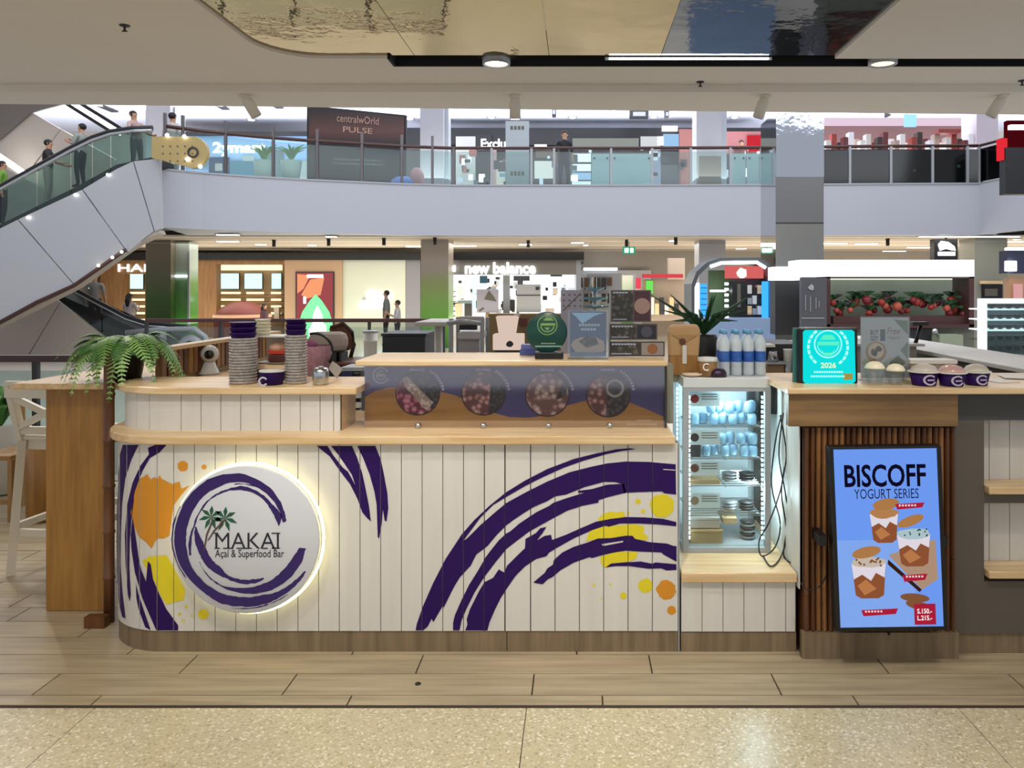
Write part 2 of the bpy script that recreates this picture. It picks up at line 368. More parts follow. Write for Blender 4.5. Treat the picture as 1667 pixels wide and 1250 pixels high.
# upper ceiling lights and slots
for p0, p1, lit in (((135, 158), (162, 172), 1), ((205, 160), (240, 178), 1), ((340, 160), (357, 172), 1), ((408, 170), (437, 188), 1), ((188, 158), (210, 167), 0), ((160, 171), (187, 182), 0), ((228, 162), (238, 166), 0), ((437, 165), (456, 176), 0), ((130, 178), (165, 190), 0), ((610, 171), (618, 174), 0), ((357, 172), (368, 178), 0)):
    a = cmap(*p0, 8.36); c = cmap(*p1, 8.36)
    t = thing('ceiling_channel', ('bright slanting ceiling light' if lit else 'dark slanting ceiling slot')+' of the upper floor, %s' % {135: 'behind the handrails top left', 205: 'over the escalator head', 340: 'left of the ceiling spotlight', 408: 'right of the left ceiling spotlight', 188: 'at the top left lip', 160: 'left of the grey column', 228: 'touching the grey column', 437: 'left of the billboard', 130: 'lowest at the far left', 610: 'above the billboard', 357: 'under the left ceiling spotlight'}[p0[0]], 'ceiling light' if lit else 'ceiling slot', a, 'slanting ceiling %s of the upper floor' % ('lights' if lit else 'slots'))
    MB().bar(a, c, .28, .05).build('channel', M_lamp if lit else M_dark, t)
for px, py in ((590, 171), (667, 193), (800, 191), (932, 191), (1064, 190), (1196, 191), (409, 195), (728, 195), (1000, 178)):
    a = cmap(px, py, 8.38); t = thing('round_downlight', 'round white downlight in the upper ceiling, %s' % {590: 'above the dark billboard', 667: 'just right of the billboard', 800: 'above the Exclu lettering', 932: 'above the silhouetted person', 1064: 'left of the white lit column', 1196: 'left of the mirrored column', 409: 'above the 2ymart sign', 728: 'touching the pale column', 1000: 'nearest, halfway to the mirrored column'}[px], 'ceiling light', a, 'round downlights of the upper floor')
    MB().lathe([(.0001, -.02), (.13, -.02), (.15, 0)], a, 14).build('lens', M_lamp, t)
    MB().lathe([(.15, -.01), (.19, -.015), (.19, .02)], a, 14, caps=False).build('rim', M_alu, t)
for px, py, w in ((902, 181, 6), (1085, 184, 6), (1040, 184, 30), (1445, 181, 4)):
    a = cmap(px, py, 8.3); t = thing('ceiling_projector', 'dark box unit under the bright upper ceiling, %s' % {902: 'over the silhouetted person', 1085: 'above the white lit column', 1040: 'wide one left of the grey column', 1445: 'above the right kiosk row'}[px], 'ceiling fitting', a, 'dark ceiling units of the upper floor')
    BX('case', M_dark, t, a[0]-w*.012, a[0]+w*.012, a[1]-.2, a[1]+.2, 8.1, 8.4)
    BX('face', M_alu, t, a[0]-w*.008, a[0]+w*.008, a[1]-.22, a[1]-.2, 8.14, 8.3)
# columns
def zramp(key, stops, z0, z1, rough=.35):
    m = bpy.data.materials.new(key); m.use_nodes = True; nt = m.node_tree; b = nt.nodes['Principled BSDF']; b.inputs['Roughness'].default_value = rough
    g = nt.nodes.new('ShaderNodeNewGeometry'); s = nt.nodes.new('ShaderNodeSeparateXYZ'); mr = nt.nodes.new('ShaderNodeMapRange')
    mr.inputs[1].default_value = z0; mr.inputs[2].default_value = z1; r = nt.nodes.new('ShaderNodeValToRGB')
    r.color_ramp.elements[0].position = stops[0][0]; r.color_ramp.elements[0].color = lin(stops[0][1])+(1,)
    r.color_ramp.elements[1].position = stops[-1][0]; r.color_ramp.elements[1].color = lin(stops[-1][1])+(1,)
    for p, c in stops[1:-1]: e = r.color_ramp.elements.new(p); e.color = lin(c)+(1,)
    nt.links.new(g.outputs['Position'], s.inputs[0]); nt.links.new(s.outputs[2], mr.inputs[0]); nt.links.new(mr.outputs[0], r.inputs[0]); nt.links.new(r.outputs[0], b.inputs['Base Color'])
    return m
Mgr1 = zramp('green_wrap_dark', [(0, '24361a'), (.45, '3c5a22'), (.7, '6f6c55'), (1, '85796b')], -.4, 3.0)
Mgr2 = zramp('green_wrap', [(0, '3d7a26'), (.3, '6ea53a'), (.6, '8f9a5c'), (.75, 'a3988a'), (1, 'a89d90')], -.4, 3.0)
def column(lab, px0, px1, D, z0, z1, mt, trim=True, dep=1.0):
    t = thing('column', lab, 'column', (X((px0+px1)/2, D), D+dep/2, z0))
    BX('shaft', mt, t, X(px0, D), X(px1, D), D, D+dep, z0, z1)
    if trim:
        BX('joint', M_alu, t, X(px0, D)-.01, X(px1, D)+.01, D-.01, D+.01, z1-.12, z1-.09)
    return t
column('brown and dark green column right of the shop with dark wood front', 237, 278, 25, -.45, 3.05, Mgr1)
t = thing('glass_lift_shaft', 'green tinted glass shaft against the dark green column', 'glass shaft', (X(293, 25.3), 25.3, -.45))
PB('glass_wall', zramp('green_glass_wrap', [(0, '7fae8a'), (.25, '3f7d35'), (.6, '5d8a52'), (.75, 'a9b7aa'), (1, 'a8b0a8')], -.4, 3.0, .12), t, 279, 308, 393, 552, 25.3, .6)
PB('cross_bar', M_sign, t, 281, 307, 448, 451, 25.25, .04)
PB('rail_post', M_alu, t, 305, 308, 410, 552, 25.2, .05)
column('pale column with bright green lower half left of the sports shop', 685, 730, 24.8, -.45, 3.05, Mgr2)
column('plain grey column behind the blue-lit kiosk', 1138, 1181, 25, -.45, 3.05, M_clad)
column('grey column at the far right behind the glass cabinet', 1587, 1640, 24, -.45, 3.05, mat('column_sage', '8b8c80', .35))
for px0, px1, lab in ((237, 277, 'grey upper floor column behind the escalator passengers'), (684, 722, 'pale upper floor column right of the dark billboard'), (1134, 1175, 'grey upper floor column left of the mirrored column')):
    t = column(lab, px0, px1, 26, 4.5, 8.4, mat('column_grey', 'a09d9e', .4))
    PB('edge_strip', M_alu, t, px1, px1+8, 175, 303, 26.2, .5)
column('white upper floor column at the right end of the black glass', 1590, 1625, 25, 4.5, 8.4, mat('column_pink', 'cfc3cc', .4), False)
t = thing('mirrored_column', 'tall mirror-clad square column in front of the balcony', 'column', (X(1301, 15.8), 16.3, -.45))
MB().box(X(1263, 15.8), X(1341, 15.8), 15.8, 17.1, -.45, 5.12).build('shaft', M_mirror, t)
BX('shaft_upper', mat('mirror_warped', 'b8bec6', .05, 1, bump=1, nscale=2.2), t, X(1263, 15.8), X(1341, 15.8), 15.78, 15.8, 3.78, 5.1)
PB('joint', M_dark, t, 1263, 1341, 362, 364, 15.77, .02); PB('lower_face', mat('brushed_reflect_dark', '8f8f8d', .25, 1), t, 1263, 1341, 364, 470, 15.79, .02)  # lower and middle face tones imitate what the mirror cladding reflects
PB('middle_face', mat('brushed_reflect_mid', '7b7b7b', .35, .9), t, 1263, 1341, 288, 362, 15.79, .02)
# ---------------------------------------------------------------- balcony parapet and glass balustrade
PP = [(252, 19.8), (330, 20.6), (415, 21.3), (500, 21.9), (580, 22.35), (655, 22.8), (735, 23.1), (1000, 23.1), (1240, 23.0), (1420, 22.8), (1595, 22.7), (1640, 21.6), (1760, 19.0)]
PV = [(X(p, d), d) for p, d in PP]
par = struct(bpy.data.objects.new('wall_parapet', None)); COL.objects.link(par)
ZT, ZB = 4.55, 3.06
for i in range(len(PV)-1):
    (xa, ya), (xb, yb) = PV[i], PV[i+1]
    MB().prism([(xa, ya, ZB), (xb, yb, ZB), (xb, yb+.5, ZB), (xa, ya+.5, ZB)], (0, 0, ZT-ZB)).build('parapet_panel', M_para, par)
    MB().prism([(xa, ya-.03, ZT), (xb, yb-.03, ZT), (xb, yb+.5, ZT), (xa, ya+.5, ZT)], (0, 0, .05)).build('parapet_coping', M_alu, par)
struct(MB().prism([(a, b+.3, 4.3) for a, b in PV[:-1]]+[(12.9, 34, 4.3), (-12, 34, 4.3)], (0, 0, .2)).build('floor_upper', M_para, None)); MB().prism([(a, b+.3, 3.08) for a, b in PV[:-1]]+[(12.9, 24, 3.08), (-12, 24, 3.08)], (0, 0, .1)).build('soffit_edge', M_para, par)
def onpar(px):
    for i in range(len(PP)-1):
        if PP[i][0] <= px <= PP[i+1][0]:
            (xa, ya), (xb, yb) = PV[i], PV[i+1]; k = (px-VX)/F
            t = (k*ya-xa)/((xb-xa)-k*(yb-ya)); return Vector((xa+t*(xb-xa), ya+t*(yb-ya)+.1, 0))
bal = thing('balcony_balustrade', 'long glass balustrade with brown handrail along the upper balcony', 'balustrade', (0, 23.1, ZT))
posts = [266, 295, 365, 443, 515, 588, 653, 703, 738, 800, 865, 902, 995, 1062, 1125, 1190, 1240, 1340, 1385, 1452, 1520, 1577, 1597, 1640, 1700]
for a, c in zip(posts, posts[1:]):
    p = onpar(a); q = onpar(c); d = (q-p).normalized()*.04
    p2 = p+d; q2 = q-d
    MB().prism([(p2.x, p2.y, ZT+.08), (q2.x, q2.y, ZT+.08), (q2.x, q2.y, ZT+1.05), (p2.x, p2.y, ZT+1.05)], (0, .015, 0)).build('glass_pane', M_glassg if a < 1240 else M_glassd, bal)
for a in posts:
    p = onpar(a); zt = 1.5 if a < 720 else 1.15
    BX('post', M_alu if a > 740 else mat('post_grey', '6a6566', .4, .4), bal, p.x-.035, p.x+.035, p.y-.05, p.y+.02, ZT, ZT+zt)
rp = [onpar(a)+Vector((0, 0, ZT+1.16)) for a in (266, 330, 415, 500, 580, 655, 735, 1000, 1240, 1420, 1595)]
MB().tube(rp, .05, 8).build('handrail', M_rail, bal)
MB().tube([onpar(a)+Vector((0, 0, ZT+1.16)) for a in (1595, 1640, 1700)], .05, 8).build('handrail_end', M_rail, bal)
# ---------------------------------------------------------------- escalators
def pr(name, pts, D, dep, m, t, **k): return MB().prism([(X(a, D), D, Z(b, D)) for a, b in pts], (0, dep, 0)).build(name, m, t, **k)
e1 = thing('escalator', 'large white escalator rising to the balcony at the left', 'escalator', (X(120, 18.9), 19.7, 3))
for pl in ([(-120, 432), (28, 358), (118, 462), (-120, 582)], [(30, 357), (133, 309), (206, 411), (120, 461)], [(135, 308), (190, 275), (216, 263), (250, 376), (235, 387), (208, 410)], [(218, 262.5), (259, 258), (262, 372), (252, 376)]):
    pr('cladding_panel', pl, 18.9, .12, M_clad, e1)
pr('underside', [(-120, 578), (118, 458), (206, 407), (255, 374), (258, 380), (215, 400), (120, 468), (-120, 590)], 18.95, .35, M_cladb, e1)
MB().tube([(X(a, 18.88), 18.88, Z(b, 18.88)) for a, b in ((-120, 590), (60, 492), (120, 465), (205, 406))], .05, 6).build('lower_trim', M_rail, e1)
for i, (a, b) in enumerate(((160, 432), (183, 419), (198, 410))):
    MB().ball((X(a, 18.8), 18.8, Z(b, 18.8)), .035).build('trim_lamp', M_lampw, e1)
HR = [(-120, 372), (0, 308), (60, 275), (115, 245), (150, 228), (180, 218), (215, 213), (248, 212)]
for D in (18.95, 20.4):
    for k in range(len(HR)-1):
        (a, b), (c, d) = HR[k], HR[k+1]
        yl = lambda x: 432-(x+120)*.5 if x < 28 else 358-(x-28)*.466 if x < 135 else 308-(x-135)*.55 if x < 216 else 261
        pr('glass_pane', [(a+1, yl(a)), (c-1, yl(c)), (c-1, d+2), (a+1, b+2)], D, .02, M_glassg, e1)
    MB().tube([(X(a, D), D, Z(b, D)) for a, b in HR], .05, 8).build('handrail_steel', M_steel, e1)
    MB().tube([(X(a, D), D, Z(b-4, D)) for a, b in HR], .06, 8).build('handrail_rubber', M_rubber, e1)
for a, b in ((122, 317), (45, 354), (175, 284)):
    MB().ball((X(a, 18.85), 18.85, Z(b, 18.85)), .03).build('skirt_lamp', M_lamp, e1)
pr('steps', [(-120, 425), (120, 306), (190, 268), (246, 256), (246, 264), (-120, 450)], 19.1, 1.2, M_dark, e1)
t = thing('newel_panel', 'tan rounded panel with dots and a ring at the escalator top', 'panel', (X(290, 18.7), 18.7, 4.5))
pr('panel', [(247, 222), (318, 222)]+[(312+26*math.sin(a*PI/10), 248-26*math.cos(a*PI/10)) for a in range(1, 10)]+[(312, 274), (300, 270), (247, 257)], 18.7, .12, mat('tan_panel', 'a8925e', .5), t)
MB().lathe([(.09, 0), (.13, -.02), (.14, 0)], (X(314, 18.68), 18.68, Z(248, 18.68)), 16, 'y', caps=False).build('ring', M_dark, t)
flat('dots', [circ(265+12*i, 238+12*j, 1.6, 6) for i in range(5) for j in range(3)], onplane(18.69), M_grey, t)
for a, b in ((272, 220), (300, 222), (305, 259), (326, 271)): MB().ball((X(a, 18.66), 18.66, Z(b, 18.66)), .045).build('stud_light', M_lamp, t)
e2 = thing('escalator', 'beige-sided escalator descending behind the fern', 'escalator', (X(130, 20.9), 21.6, -.5))
pr('cladding_panel', [(75, 476), (97, 492), (20, 620), (-80, 680), (-80, 555)], 20.9, .1, M_cladb, e2)
pr('cladding_panel', [(98, 493), (165, 545), (190, 562), (110, 680), (-60, 680), (22, 621)], 20.9, .1, M_cladb, e2)
pr('cladding_panel', [(192, 563), (250, 590), (340, 592), (340, 660), (112, 680)], 20.9, .1, M_cladb, e2)
HR2 = [(60, 438), (105, 461), (150, 486), (205, 515), (240, 526), (300, 531), (322, 538), (338, 556), (340, 575)]
for D in (20.95, 22.3):
    MB().tube([(X(a, D), D, Z(b, D)) for a, b in HR2], .055, 8).build('handrail_rubber', M_rubber, e2)
    MB().tube([(X(a, D), D, Z(b+4, D)) for a, b in HR2[:6]], .04, 8).build('handrail_steel', M_steel, e2)
    pr('glass_pane', [(77, 474), (165, 543), (165, 498), (106, 466)], D, .02, M_glassg, e2)
    pr('glass_pane', [(167, 545), (235, 585), (235, 531), (167, 499)], D, .02, M_glassg, e2)
    pr('glass_pane', [(237, 586), (335, 588), (333, 556), (318, 542), (296, 535), (237, 531)], D, .02, M_glassg, e2)
MB().lathe([(.20, -.1), (.34, -.1), (.36, 0), (.20, 0)], (X(312, 20.8), 20.8, Z(566, 20.8)), 20, 'y', caps=False).build('return_wheel', M_alu, e2)
MB().tube([(X(a, 20.8), 20.8, Z(b, 20.8)) for a, b in ((205, 541), (262, 536), (316, 535), (334, 548), (339, 575))], .07, 8).build('newel_frame', M_alu, e2)
PB('newel_post', M_alu, e2, 260, 268, 532, 575, 20.8, .1)
pr('steps', [(75, 470), (165, 540), (240, 583), (340, 588), (340, 594), (75, 486)], 21.1, 1.1, M_dark, e2)
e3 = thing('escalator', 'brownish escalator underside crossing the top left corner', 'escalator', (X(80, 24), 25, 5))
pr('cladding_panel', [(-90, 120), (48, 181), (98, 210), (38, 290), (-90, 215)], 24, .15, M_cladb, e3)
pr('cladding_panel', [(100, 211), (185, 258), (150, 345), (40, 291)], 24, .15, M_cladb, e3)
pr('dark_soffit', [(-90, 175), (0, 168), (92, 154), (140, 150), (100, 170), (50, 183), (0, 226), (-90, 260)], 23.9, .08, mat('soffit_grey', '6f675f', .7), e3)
MB().bar((X(88, 23.7), 23.7, Z(156, 23.7)), (X(186, 23.7), 23.7, Z(217, 23.7)), .1).build('handrail_rubber', M_rubber, e3)
MB().bar((X(104, 23.7), 23.7, Z(152, 23.7)), (X(212, 23.7), 23.7, Z(218, 23.7)), .1).build('handrail_rubber', M_rubber, e3)
MB().bar((X(97, 23.75), 23.75, Z(155, 23.75)), (X(196, 23.75), 23.75, Z(217, 23.75)), .13).build('step_light', M_lamp, e3)
t = thing('light_strip', 'bright slanting light strip above the green-shirted passenger', 'light', (X(20, 23.3), 23.3, 5)); MB().bar((X(-8, 23.3), 23.3, Z(250, 23.3)), (X(42, 23.3), 23.3, Z(284, 23.3)), .14).build('diffuser', M_lamp, t)
t = thing('skylight_panel', 'pale lit panel in the top left corner beyond the escalator', 'light panel', (X(90, 30), 30, 8)); PB('panel', glow('pale_blue', 'c6d2f4', .9), t, -80, 92, 150, 160, 30, .1)
# ---------------------------------------------------------------- near and middle railings
def railing(lab, x0, x1, D, z0, z1, npost, glassm):
    t = thing('railing', lab, 'railing', ((x0+x1)/2, D, z0))
    MB().box(x0, x1, D-.03, D+.04, z1-.05, z1).build('handrail', M_rail, t)
    for i in range(npost):
        x = x0+(x1-x0)*i/(npost-1); BX('post', M_dark, t, x-.02, x+.02, D-.01, D+.03, z0, z1-.05)
        if i: BX('glass_pane', glassm, t, x-(x1-x0)/(npost-1)+.04, x-.04, D+.002, D+.014, z0+.06, z1-.12)
    return t
railing('dark-capped glass railing behind the white bar stool', -6.4, -3.05, 5.9, 0, .98, 4, M_glassg)
railing('thin brown railing across the hall behind the counter', X(238, 10.85), X(722, 10.85), 10.85, -.45, 1.06, 5, M_glass)
# ---------------------------------------------------------------- shops across the atrium, lower floor
M_woodb = wood('shop_wood', '6e4a2a', '8f6a3f', 'z', .5, 3)
M_scr = glow('screen_cyan', 'c2f2ea', 1.6); M_shelfl = glow('shelf_light', 'ffe9bd', 1.5); M_band = mat('fascia_black', '0b0a0b', .5)
t = thing('shopfront', 'brown wood shopfront with white HAI lettering and cyan screens', 'shop', (X(330, 30), 30, -.45))
PB('fascia', M_band, t, 140, 684, 411, 423, 29.8, .3); PB('fascia_wood', M_woodb, t, 100, 312, 424, 446, 30, .2)
PB('back_panel', mat('shop_inner', 'b49b76', .7), t, 60, 462, 423, 552, 31.6, .1)
PB('pillar_panel', M_woodb, t, 164, 202, 446, 552, 30, .4); PB('pillar_panel', M_woodb, t, 322, 352, 423, 552, 30, .4); PB('pillar_panel', M_woodb, t, 352, 463, 423, 430, 30, .4)
PB('pillar_panel', M_woodb, t, 100, 132, 446, 552, 30, .4)
text('lettering', 'HAI', 192, 238, 430, 442, onplane(29.95), M_sign, t, bold=.01)
for a, b in ((132, 150), (204, 232), (352, 388), (398, 426), (442, 457)): 
    s = PB('screen_frame', M_dark, t, a-1, b+1, 444, 471, 31.2, .1); PB('screen', M_scr, s, a, b, 445, 470, 31.15, .04)
for a, b in ((186, 196), (204, 236), (314, 321), (352, 392), (400, 430), (440, 458)):
    for k in range(5):
        s = PB('shelf', M_woodb, t, a, b, 479+11*k, 480.5+11*k, 30.9, .5); PB('shelf_light', M_shelfl, s, a+1, b-1, 475+11*k, 478.5+11*k, 31.25, .05)
PB('light_row', M_shelfl, t, 354, 458, 431, 440, 31.3, .1)
for i, (a, y, c) in enumerate(((356, 500, 'a8322c'), (366, 497, 'b65a54'), (377, 503, '8f2a2a'), (402, 505, '3a6d70'), (412, 502, 'c9b89a'), (422, 506, '2c2a34'), (446, 500, 'd8c8b0'), (210, 500, 'cfc6b2'))):
    PB('product', mat('prod%d' % i, c, .6), t, a, a+8, y, 520, 30.8, .2)
t = thing('round_kiosk', 'low red round kiosk before the wood shopfront', 'kiosk', (X(385, 27), 27, -.45))
MB().lathe([(.95, -.45), (.95, .5), (.7, .8), (.3, .98), (.001, 1.0)], (X(385, 27), 27.5, 0), 24).build('body', mat('kiosk_red', '7e3a34', .5), t); MB().lathe([(.97, .45), (.99, .5), (.97, .55)], (X(385, 27), 27.5, 0), 24).build('rim', mat('kiosk_rim', 'c79a78', .5), t)
t = thing('wall_panel', 'tan wall panel holding a tall lit poster', 'wall panel', (X(510, 30), 30, -.45))
PB('panel', mat('tan_wall', 'a28468', .6), t, 463, 557, 423, 552, 29.9, .3)
PB('frame', M_dark, t, 481, 544, 442, 531, 29.85, .06)
P = onplane(29.82)
flat('poster', [rect(483, 444, 542, 529)], P, glow('poster_maroon', '9a4a4c', 1.1), t)
P = onplane(29.8); flat('poster_shape', [[(484, 446), (505, 448), (494, 470), (484, 478)], [(505, 455), (528, 452), (522, 480), (500, 486), (490, 480)]], P, glow('poster_orange', 'e8966a', 1.2), t)
flat('poster_caption', [rect(500, 447, 526, 452), rect(494, 483, 498, 494)], onplane(29.79), M_sign, t)
t = thing('lit_cone_display', 'bright green and white glowing pointed display below the tan poster', 'display', (X(514, 28), 28, -.45))
MB().lathe([(.001, 1.25), (.22, 1.02), (.5, .6), (.62, .2), (.6, -.1), (.45, -.45)], (X(514, 28.3), 28.3, .0), 8).build('cone', glow('cone_green', '7fe39a', 1.5), t)
MB().lathe([(.001, .85), (.2, .5), (.34, 0), (.3, -.45)], (X(516, 27.9), 27.95, .0), 8).build('core', glow('cone_white', 'eafff6', 2.2), t)
t = thing('wall_panel', 'pale green-grey wall panel with white glowing sign', 'wall panel', (X(610, 30), 30, -.45))
PB('panel', mat('pale_panel', 'b5b8a9', .6), t, 557.5, 660, 423, 552, 30, .3); PB('side_panel', mat('grey_panel', '77767a', .6), t, 660.5, 684, 423, 552, 30, .3)
sg = thing('neon_sign', 'white glowing shop sign of script-like letters on the pale panel', 'sign', (X(610, 29.9), 29.9, 1))
flat('neon_script', [[(583, 500), (588, 490), (596, 489), (598, 474), (606, 472), (608, 488), (604, 500)], [(608, 500), (610, 476), (616, 473), (621, 486), (619, 501)], [(622, 488), (628, 473), (637, 475), (636, 483), (627, 500), (621, 501)]], onplane(29.93), glow('neon', 'ffffff', 6), sg)
PB('mount', M_alu, sg, 590, 630, 485, 489, 29.95, .04)
# sports shop
t = thing('shopfront', 'grey-fronted sports shop with glowing new balance lettering', 'shop', (X(850, 26), 27, -.45))
PB('fascia', M_band, t, 734, 946, 410, 423, 25.9, .3)
PB('sign_board', mat('sign_board', '6f6b64', .6), t, 734, 938, 423, 447, 26, .15)
text('lettering', 'new balance', 757, 872, 427, 446, onplane(25.93), glow('nb_white', 'ffffff', 5), t, bold=.03)
MB().box(X(938, 26), X(946, 26), 26, 31, -.45, 2.7).build('side_wall', mat('shop_side', '8a8c92', .4), t)
MB().box(X(946, 26), X(946, 26)+.1, 25.9, 31, Z(423, 26), 2.71).build('side_fascia', M_band, t)
PB('back_panel', mat('shop_white', 'e4e6ea', .6), t, 728, 940, 440, 560, 30, .1)
PB('light_panel', glow('shop_lit', 'f2f6ff', 1.5), t, 735, 935, 446, 468, 29.9, .05)
PB('light_panel', glow('shop_lit2', 'f4f5f2', 1.25), t, 860, 925, 470, 560, 29.5, .05)
PB('wall_light', M_sign, t, 728, 741, 432, 442, 25.8, .1)
PB('counter', wood('shop_counter', '7a5a2e', '96743f', 'x', .5, 3), t, 790, 900, 511, 570, 26.5, .8)
PB('poster_board', mat('poster_grey', '9c98a2', .5), t, 776, 811, 471, 509, 26.6, .1)
flat('poster_print', [[(788, 487), (796, 473), (806, 486), (808, 491)], [(779, 505), (786, 500), (789, 502), (781, 508)]], onplane(26.59), M_grey, t)
PB('panel', mat('shop_grey_panel', 'a5a5a4', .5), t, 841, 880, 463, 508, 26.7, .1)
flat('panel_joint', [rect(841, 480, 880, 481.5), rect(872, 467, 878, 472)], onplane(26.68), M_dark, t)
PB('light_frame', glow('blue_white', 'b4e4ff', 2), t, 769, 774, 448, 511, 26.8, .1); PB('light_frame', glow('blue_white', 'b4e4ff', 2), t, 776, 794, 462, 468, 26.8, .1)
PB('panel_teal', mat('teal', '3b6170', .5), t, 781, 793, 449, 461, 26.9, .1)
PB('pillar', mat('shop_grey2', '8f9291', .5), t, 819, 829, 448, 510, 27, .3)
for k in range(6): PB('shelf', M_dark, t, 729, 740, 474+8*k, 475.5+8*k, 28, .5)
for i, (a, b, y0, y1, c) in enumerate(((742, 755, 466, 486, 'f0f2f5'), (745, 768, 489, 494, '7f8b86'), (741, 752, 494, 520, 'e6c9a4'), (756, 768, 492, 515, '44403c'), (817, 824, 490, 505, '2c2c30'), (830, 838, 488, 506, '48484a'), (836, 862, 449, 457, '44484c'), (896, 915, 447, 450, '303236'), (888, 892, 468, 473, '1c1c1e'), (888, 902, 502, 510, 'c5b6a8'))):
    PB('display_item', mat('nbitem%d' % i, c, .5), t, a, b, y0, y1, 26.9+.1*i, .12)
random.seed(5)
for k in range(60):
    a = random.uniform(736, 925); y0 = random.uniform(449, 505); w_ = random.uniform(3, 9); h = random.uniform(3, 12); c = random.choice(('202226', '3a3c40', '9aa0a4', 'c9ced2', '101214', 'd9c6ae', '5a7a8c'))
    PB('goods', mat('upg_'+c, c, .5), t, a, a+w_, y0, y0+h, 28.4+.5*(k % 5)/5, .08)
# deep hall right of it
t = thing('shopfront', 'distant shop with dark shelves and pale blue fascia at the hall end', 'shop', (X(970, 33), 33, -.45))
PB('fascia', mat('blue_fascia', 'a7adba', .6), t, 955, 1012, 445, 472, 33, .2); PB('ceiling_glow', M_sign, t, 950, 1005, 436, 440, 33.1, .05)
PB('back_panel', mat('white_shelf_wall', 'c9cbd0', .6), t, 928, 1060, 440, 555, 33.6, .1)
for i in range(14):
    a = 932+(i % 7)*9.5; y0 = 452+(i//7)*26; PB('display_item', (M_dark, M_alu, mat('brownish', '574034', .6), M_black)[(i*3) % 4], t, a, a+7, y0, y0+13+(i % 3)*3, 32.8, .2)
PB('fascia', M_band, t, 926, 937, 452, 470, 32, .2); PB('lit_box', glow('blue_lit', '9fc4f4', 1.6), t, 928, 934, 455, 463, 31.9, .05)
t = thing('green_display', 'green glowing column display in the far hall', 'display', (X(1022, 28), 28, -.45)); PB('panel', zramp('green_disp', [(0, '4e8e3a'), (.5, '5f9c48'), (1, 'cfd6c4')], -.2, 1.8), t, 1013, 1034, 448, 545, 28, .4); PB('frame', M_alu, t, 1031, 1035, 446, 545, 27.95, .4)
t = thing('light_column', 'white lit shelf column with red top in the far hall', 'display', (X(1040, 27), 27, -.45)); PB('shelves', M_white, t, 1036, 1043, 470, 545, 27, .3); PB('red_top', glow('red_top', 'e84a5a', 1.1), t, 1036, 1043, 452, 470, 26.95, .3)
for k in range(7): PB('shelf', M_dark, t, 1036, 1043, 476+9*k, 479+9*k, 26.9, .2)
t = thing('fashion_stall', 'stall with bright green poster and red trim at the end of the hall', 'stall', (X(1070, 27), 27, -.45)); PB('back_panel', mat('stall_beige', '9a8a78', .6), t, 1046, 1130, 455, 545, 27.6, .2)
PB('poster', glow('poster_green', '6fe05a', 1.1), t, 1052, 1063, 457, 478, 27.4, .1); PB('dark_rack', M_black, t, 1046, 1056, 485, 512, 27.3, .2); PB('red_trim', mat('redtrim', 'b02a3a', .5), t, 1046, 1112, 446, 452, 27.4, .3)
PB('pillar', M_cladb, t, 1088, 1115, 420, 460, 28.5, .3)
for i in range(6): PB('display_item', (M_white, M_birch, M_dark)[i % 3], t, 1058+8*i, 1065+8*i, 484+(i % 2)*10, 512, 27.2, .2)
# ---------------------------------------------------------------- upper floor shops (beyond the balcony glass)
t = thing('shopfront', 'upper shop with white smart lettering on a blue-grey front', 'shop', (X(390, 31), 31, 4.5))
PB('fascia', M_band, t, 255, 520, 214, 220, 31, .3); PB('wall_panel', mat('blue_front', '6f8fae', .5), t, 250, 520, 220, 312, 31.2, .1)
text('lettering', '2ymart', 346, 432, 231, 254, onplane(31.1), glow('smart_white', 'ffffff', 5), t, bold=.03)
for i, (a, b, y0, y1, c) in enumerate(((262, 335, 262, 272, '7fb4c8'), (340, 372, 256, 300, '3d5c80'), (374, 420, 262, 285, '6da6c4'), (350, 362, 266, 278, 'ffffff'), (395, 412, 253, 262, 'dff4ff'), (425, 460, 245, 300, '90a8b4'), (470, 500, 262, 292, 'd9ecf6'))):
    PB('lit_display', glow('upd%d' % i, c, .9), t, a, b, y0, y1, 31.05, .1)
BX('base', M_dark, t, X(252, 31.2), X(518, 31.2), 31, 31.4, 4.5, Z(312, 31))
t = thing('shopfront', 'upper black-fronted shop with white Exclu lettering', 'shop', (X(980, 31), 31, 4.5))
PB('fascia', M_band, t, 655, 1240, 208, 236, 31, .3); PB('back_panel', mat('up_inner', '4c4846', .6), t, 655, 1240, 236, 312, 32.5, .1)
PB('grey_panel', mat('up_grey', '9a9a93', .6), t, 742, 774, 222, 310, 30.9, .1)
PB('dark_panel', M_band, t, 774, 800, 218, 310, 30.9, .1)
text('lettering', 'Exclu', 783, 823, 226, 241, onplane(30.8), glow('exclu', 'f2f8ff', 4), t, bold=.02)
for i, (a, b, y0, y1, c, e) in enumerate(((800, 808, 244, 305, 'e8c6cc', .8), (808, 822, 262, 300, 'ece8e6', 1.), (870, 900, 262, 290, 'f4f4f4', 1.2), (872, 902, 246, 256, 'b09c98', .6), (931, 962, 250, 263, 'e8f6ff', 1.8), (931, 962, 267, 278, 'e8f6ff', 1.8), (931, 962, 281, 292, '9fc4f0', 1.4), (931, 962, 295, 303, 'dff0ff', 1.5), (932, 1040, 225, 240, 'a4aaa6', .8), (870, 890, 235, 238, 'ffffff', 2), (1043, 1075, 222, 244, 'd8dde0', 1.), (1078, 1103, 205, 213, 'ffffff', 4), (1080, 1105, 218, 240, '8fb4d8', 1.3), (1070, 1080, 222, 236, 'ffffff', 3), (1060, 1076, 246, 300, 'a9b2d0', 1.))):
    PB('lit_display', glow('up2_%d' % i, c, e), t, a, b, y0, y1, 30.7, .1)
PB('dark_cabinet', M_dark, t, 1077, 1106, 268, 304, 30.5, .2)
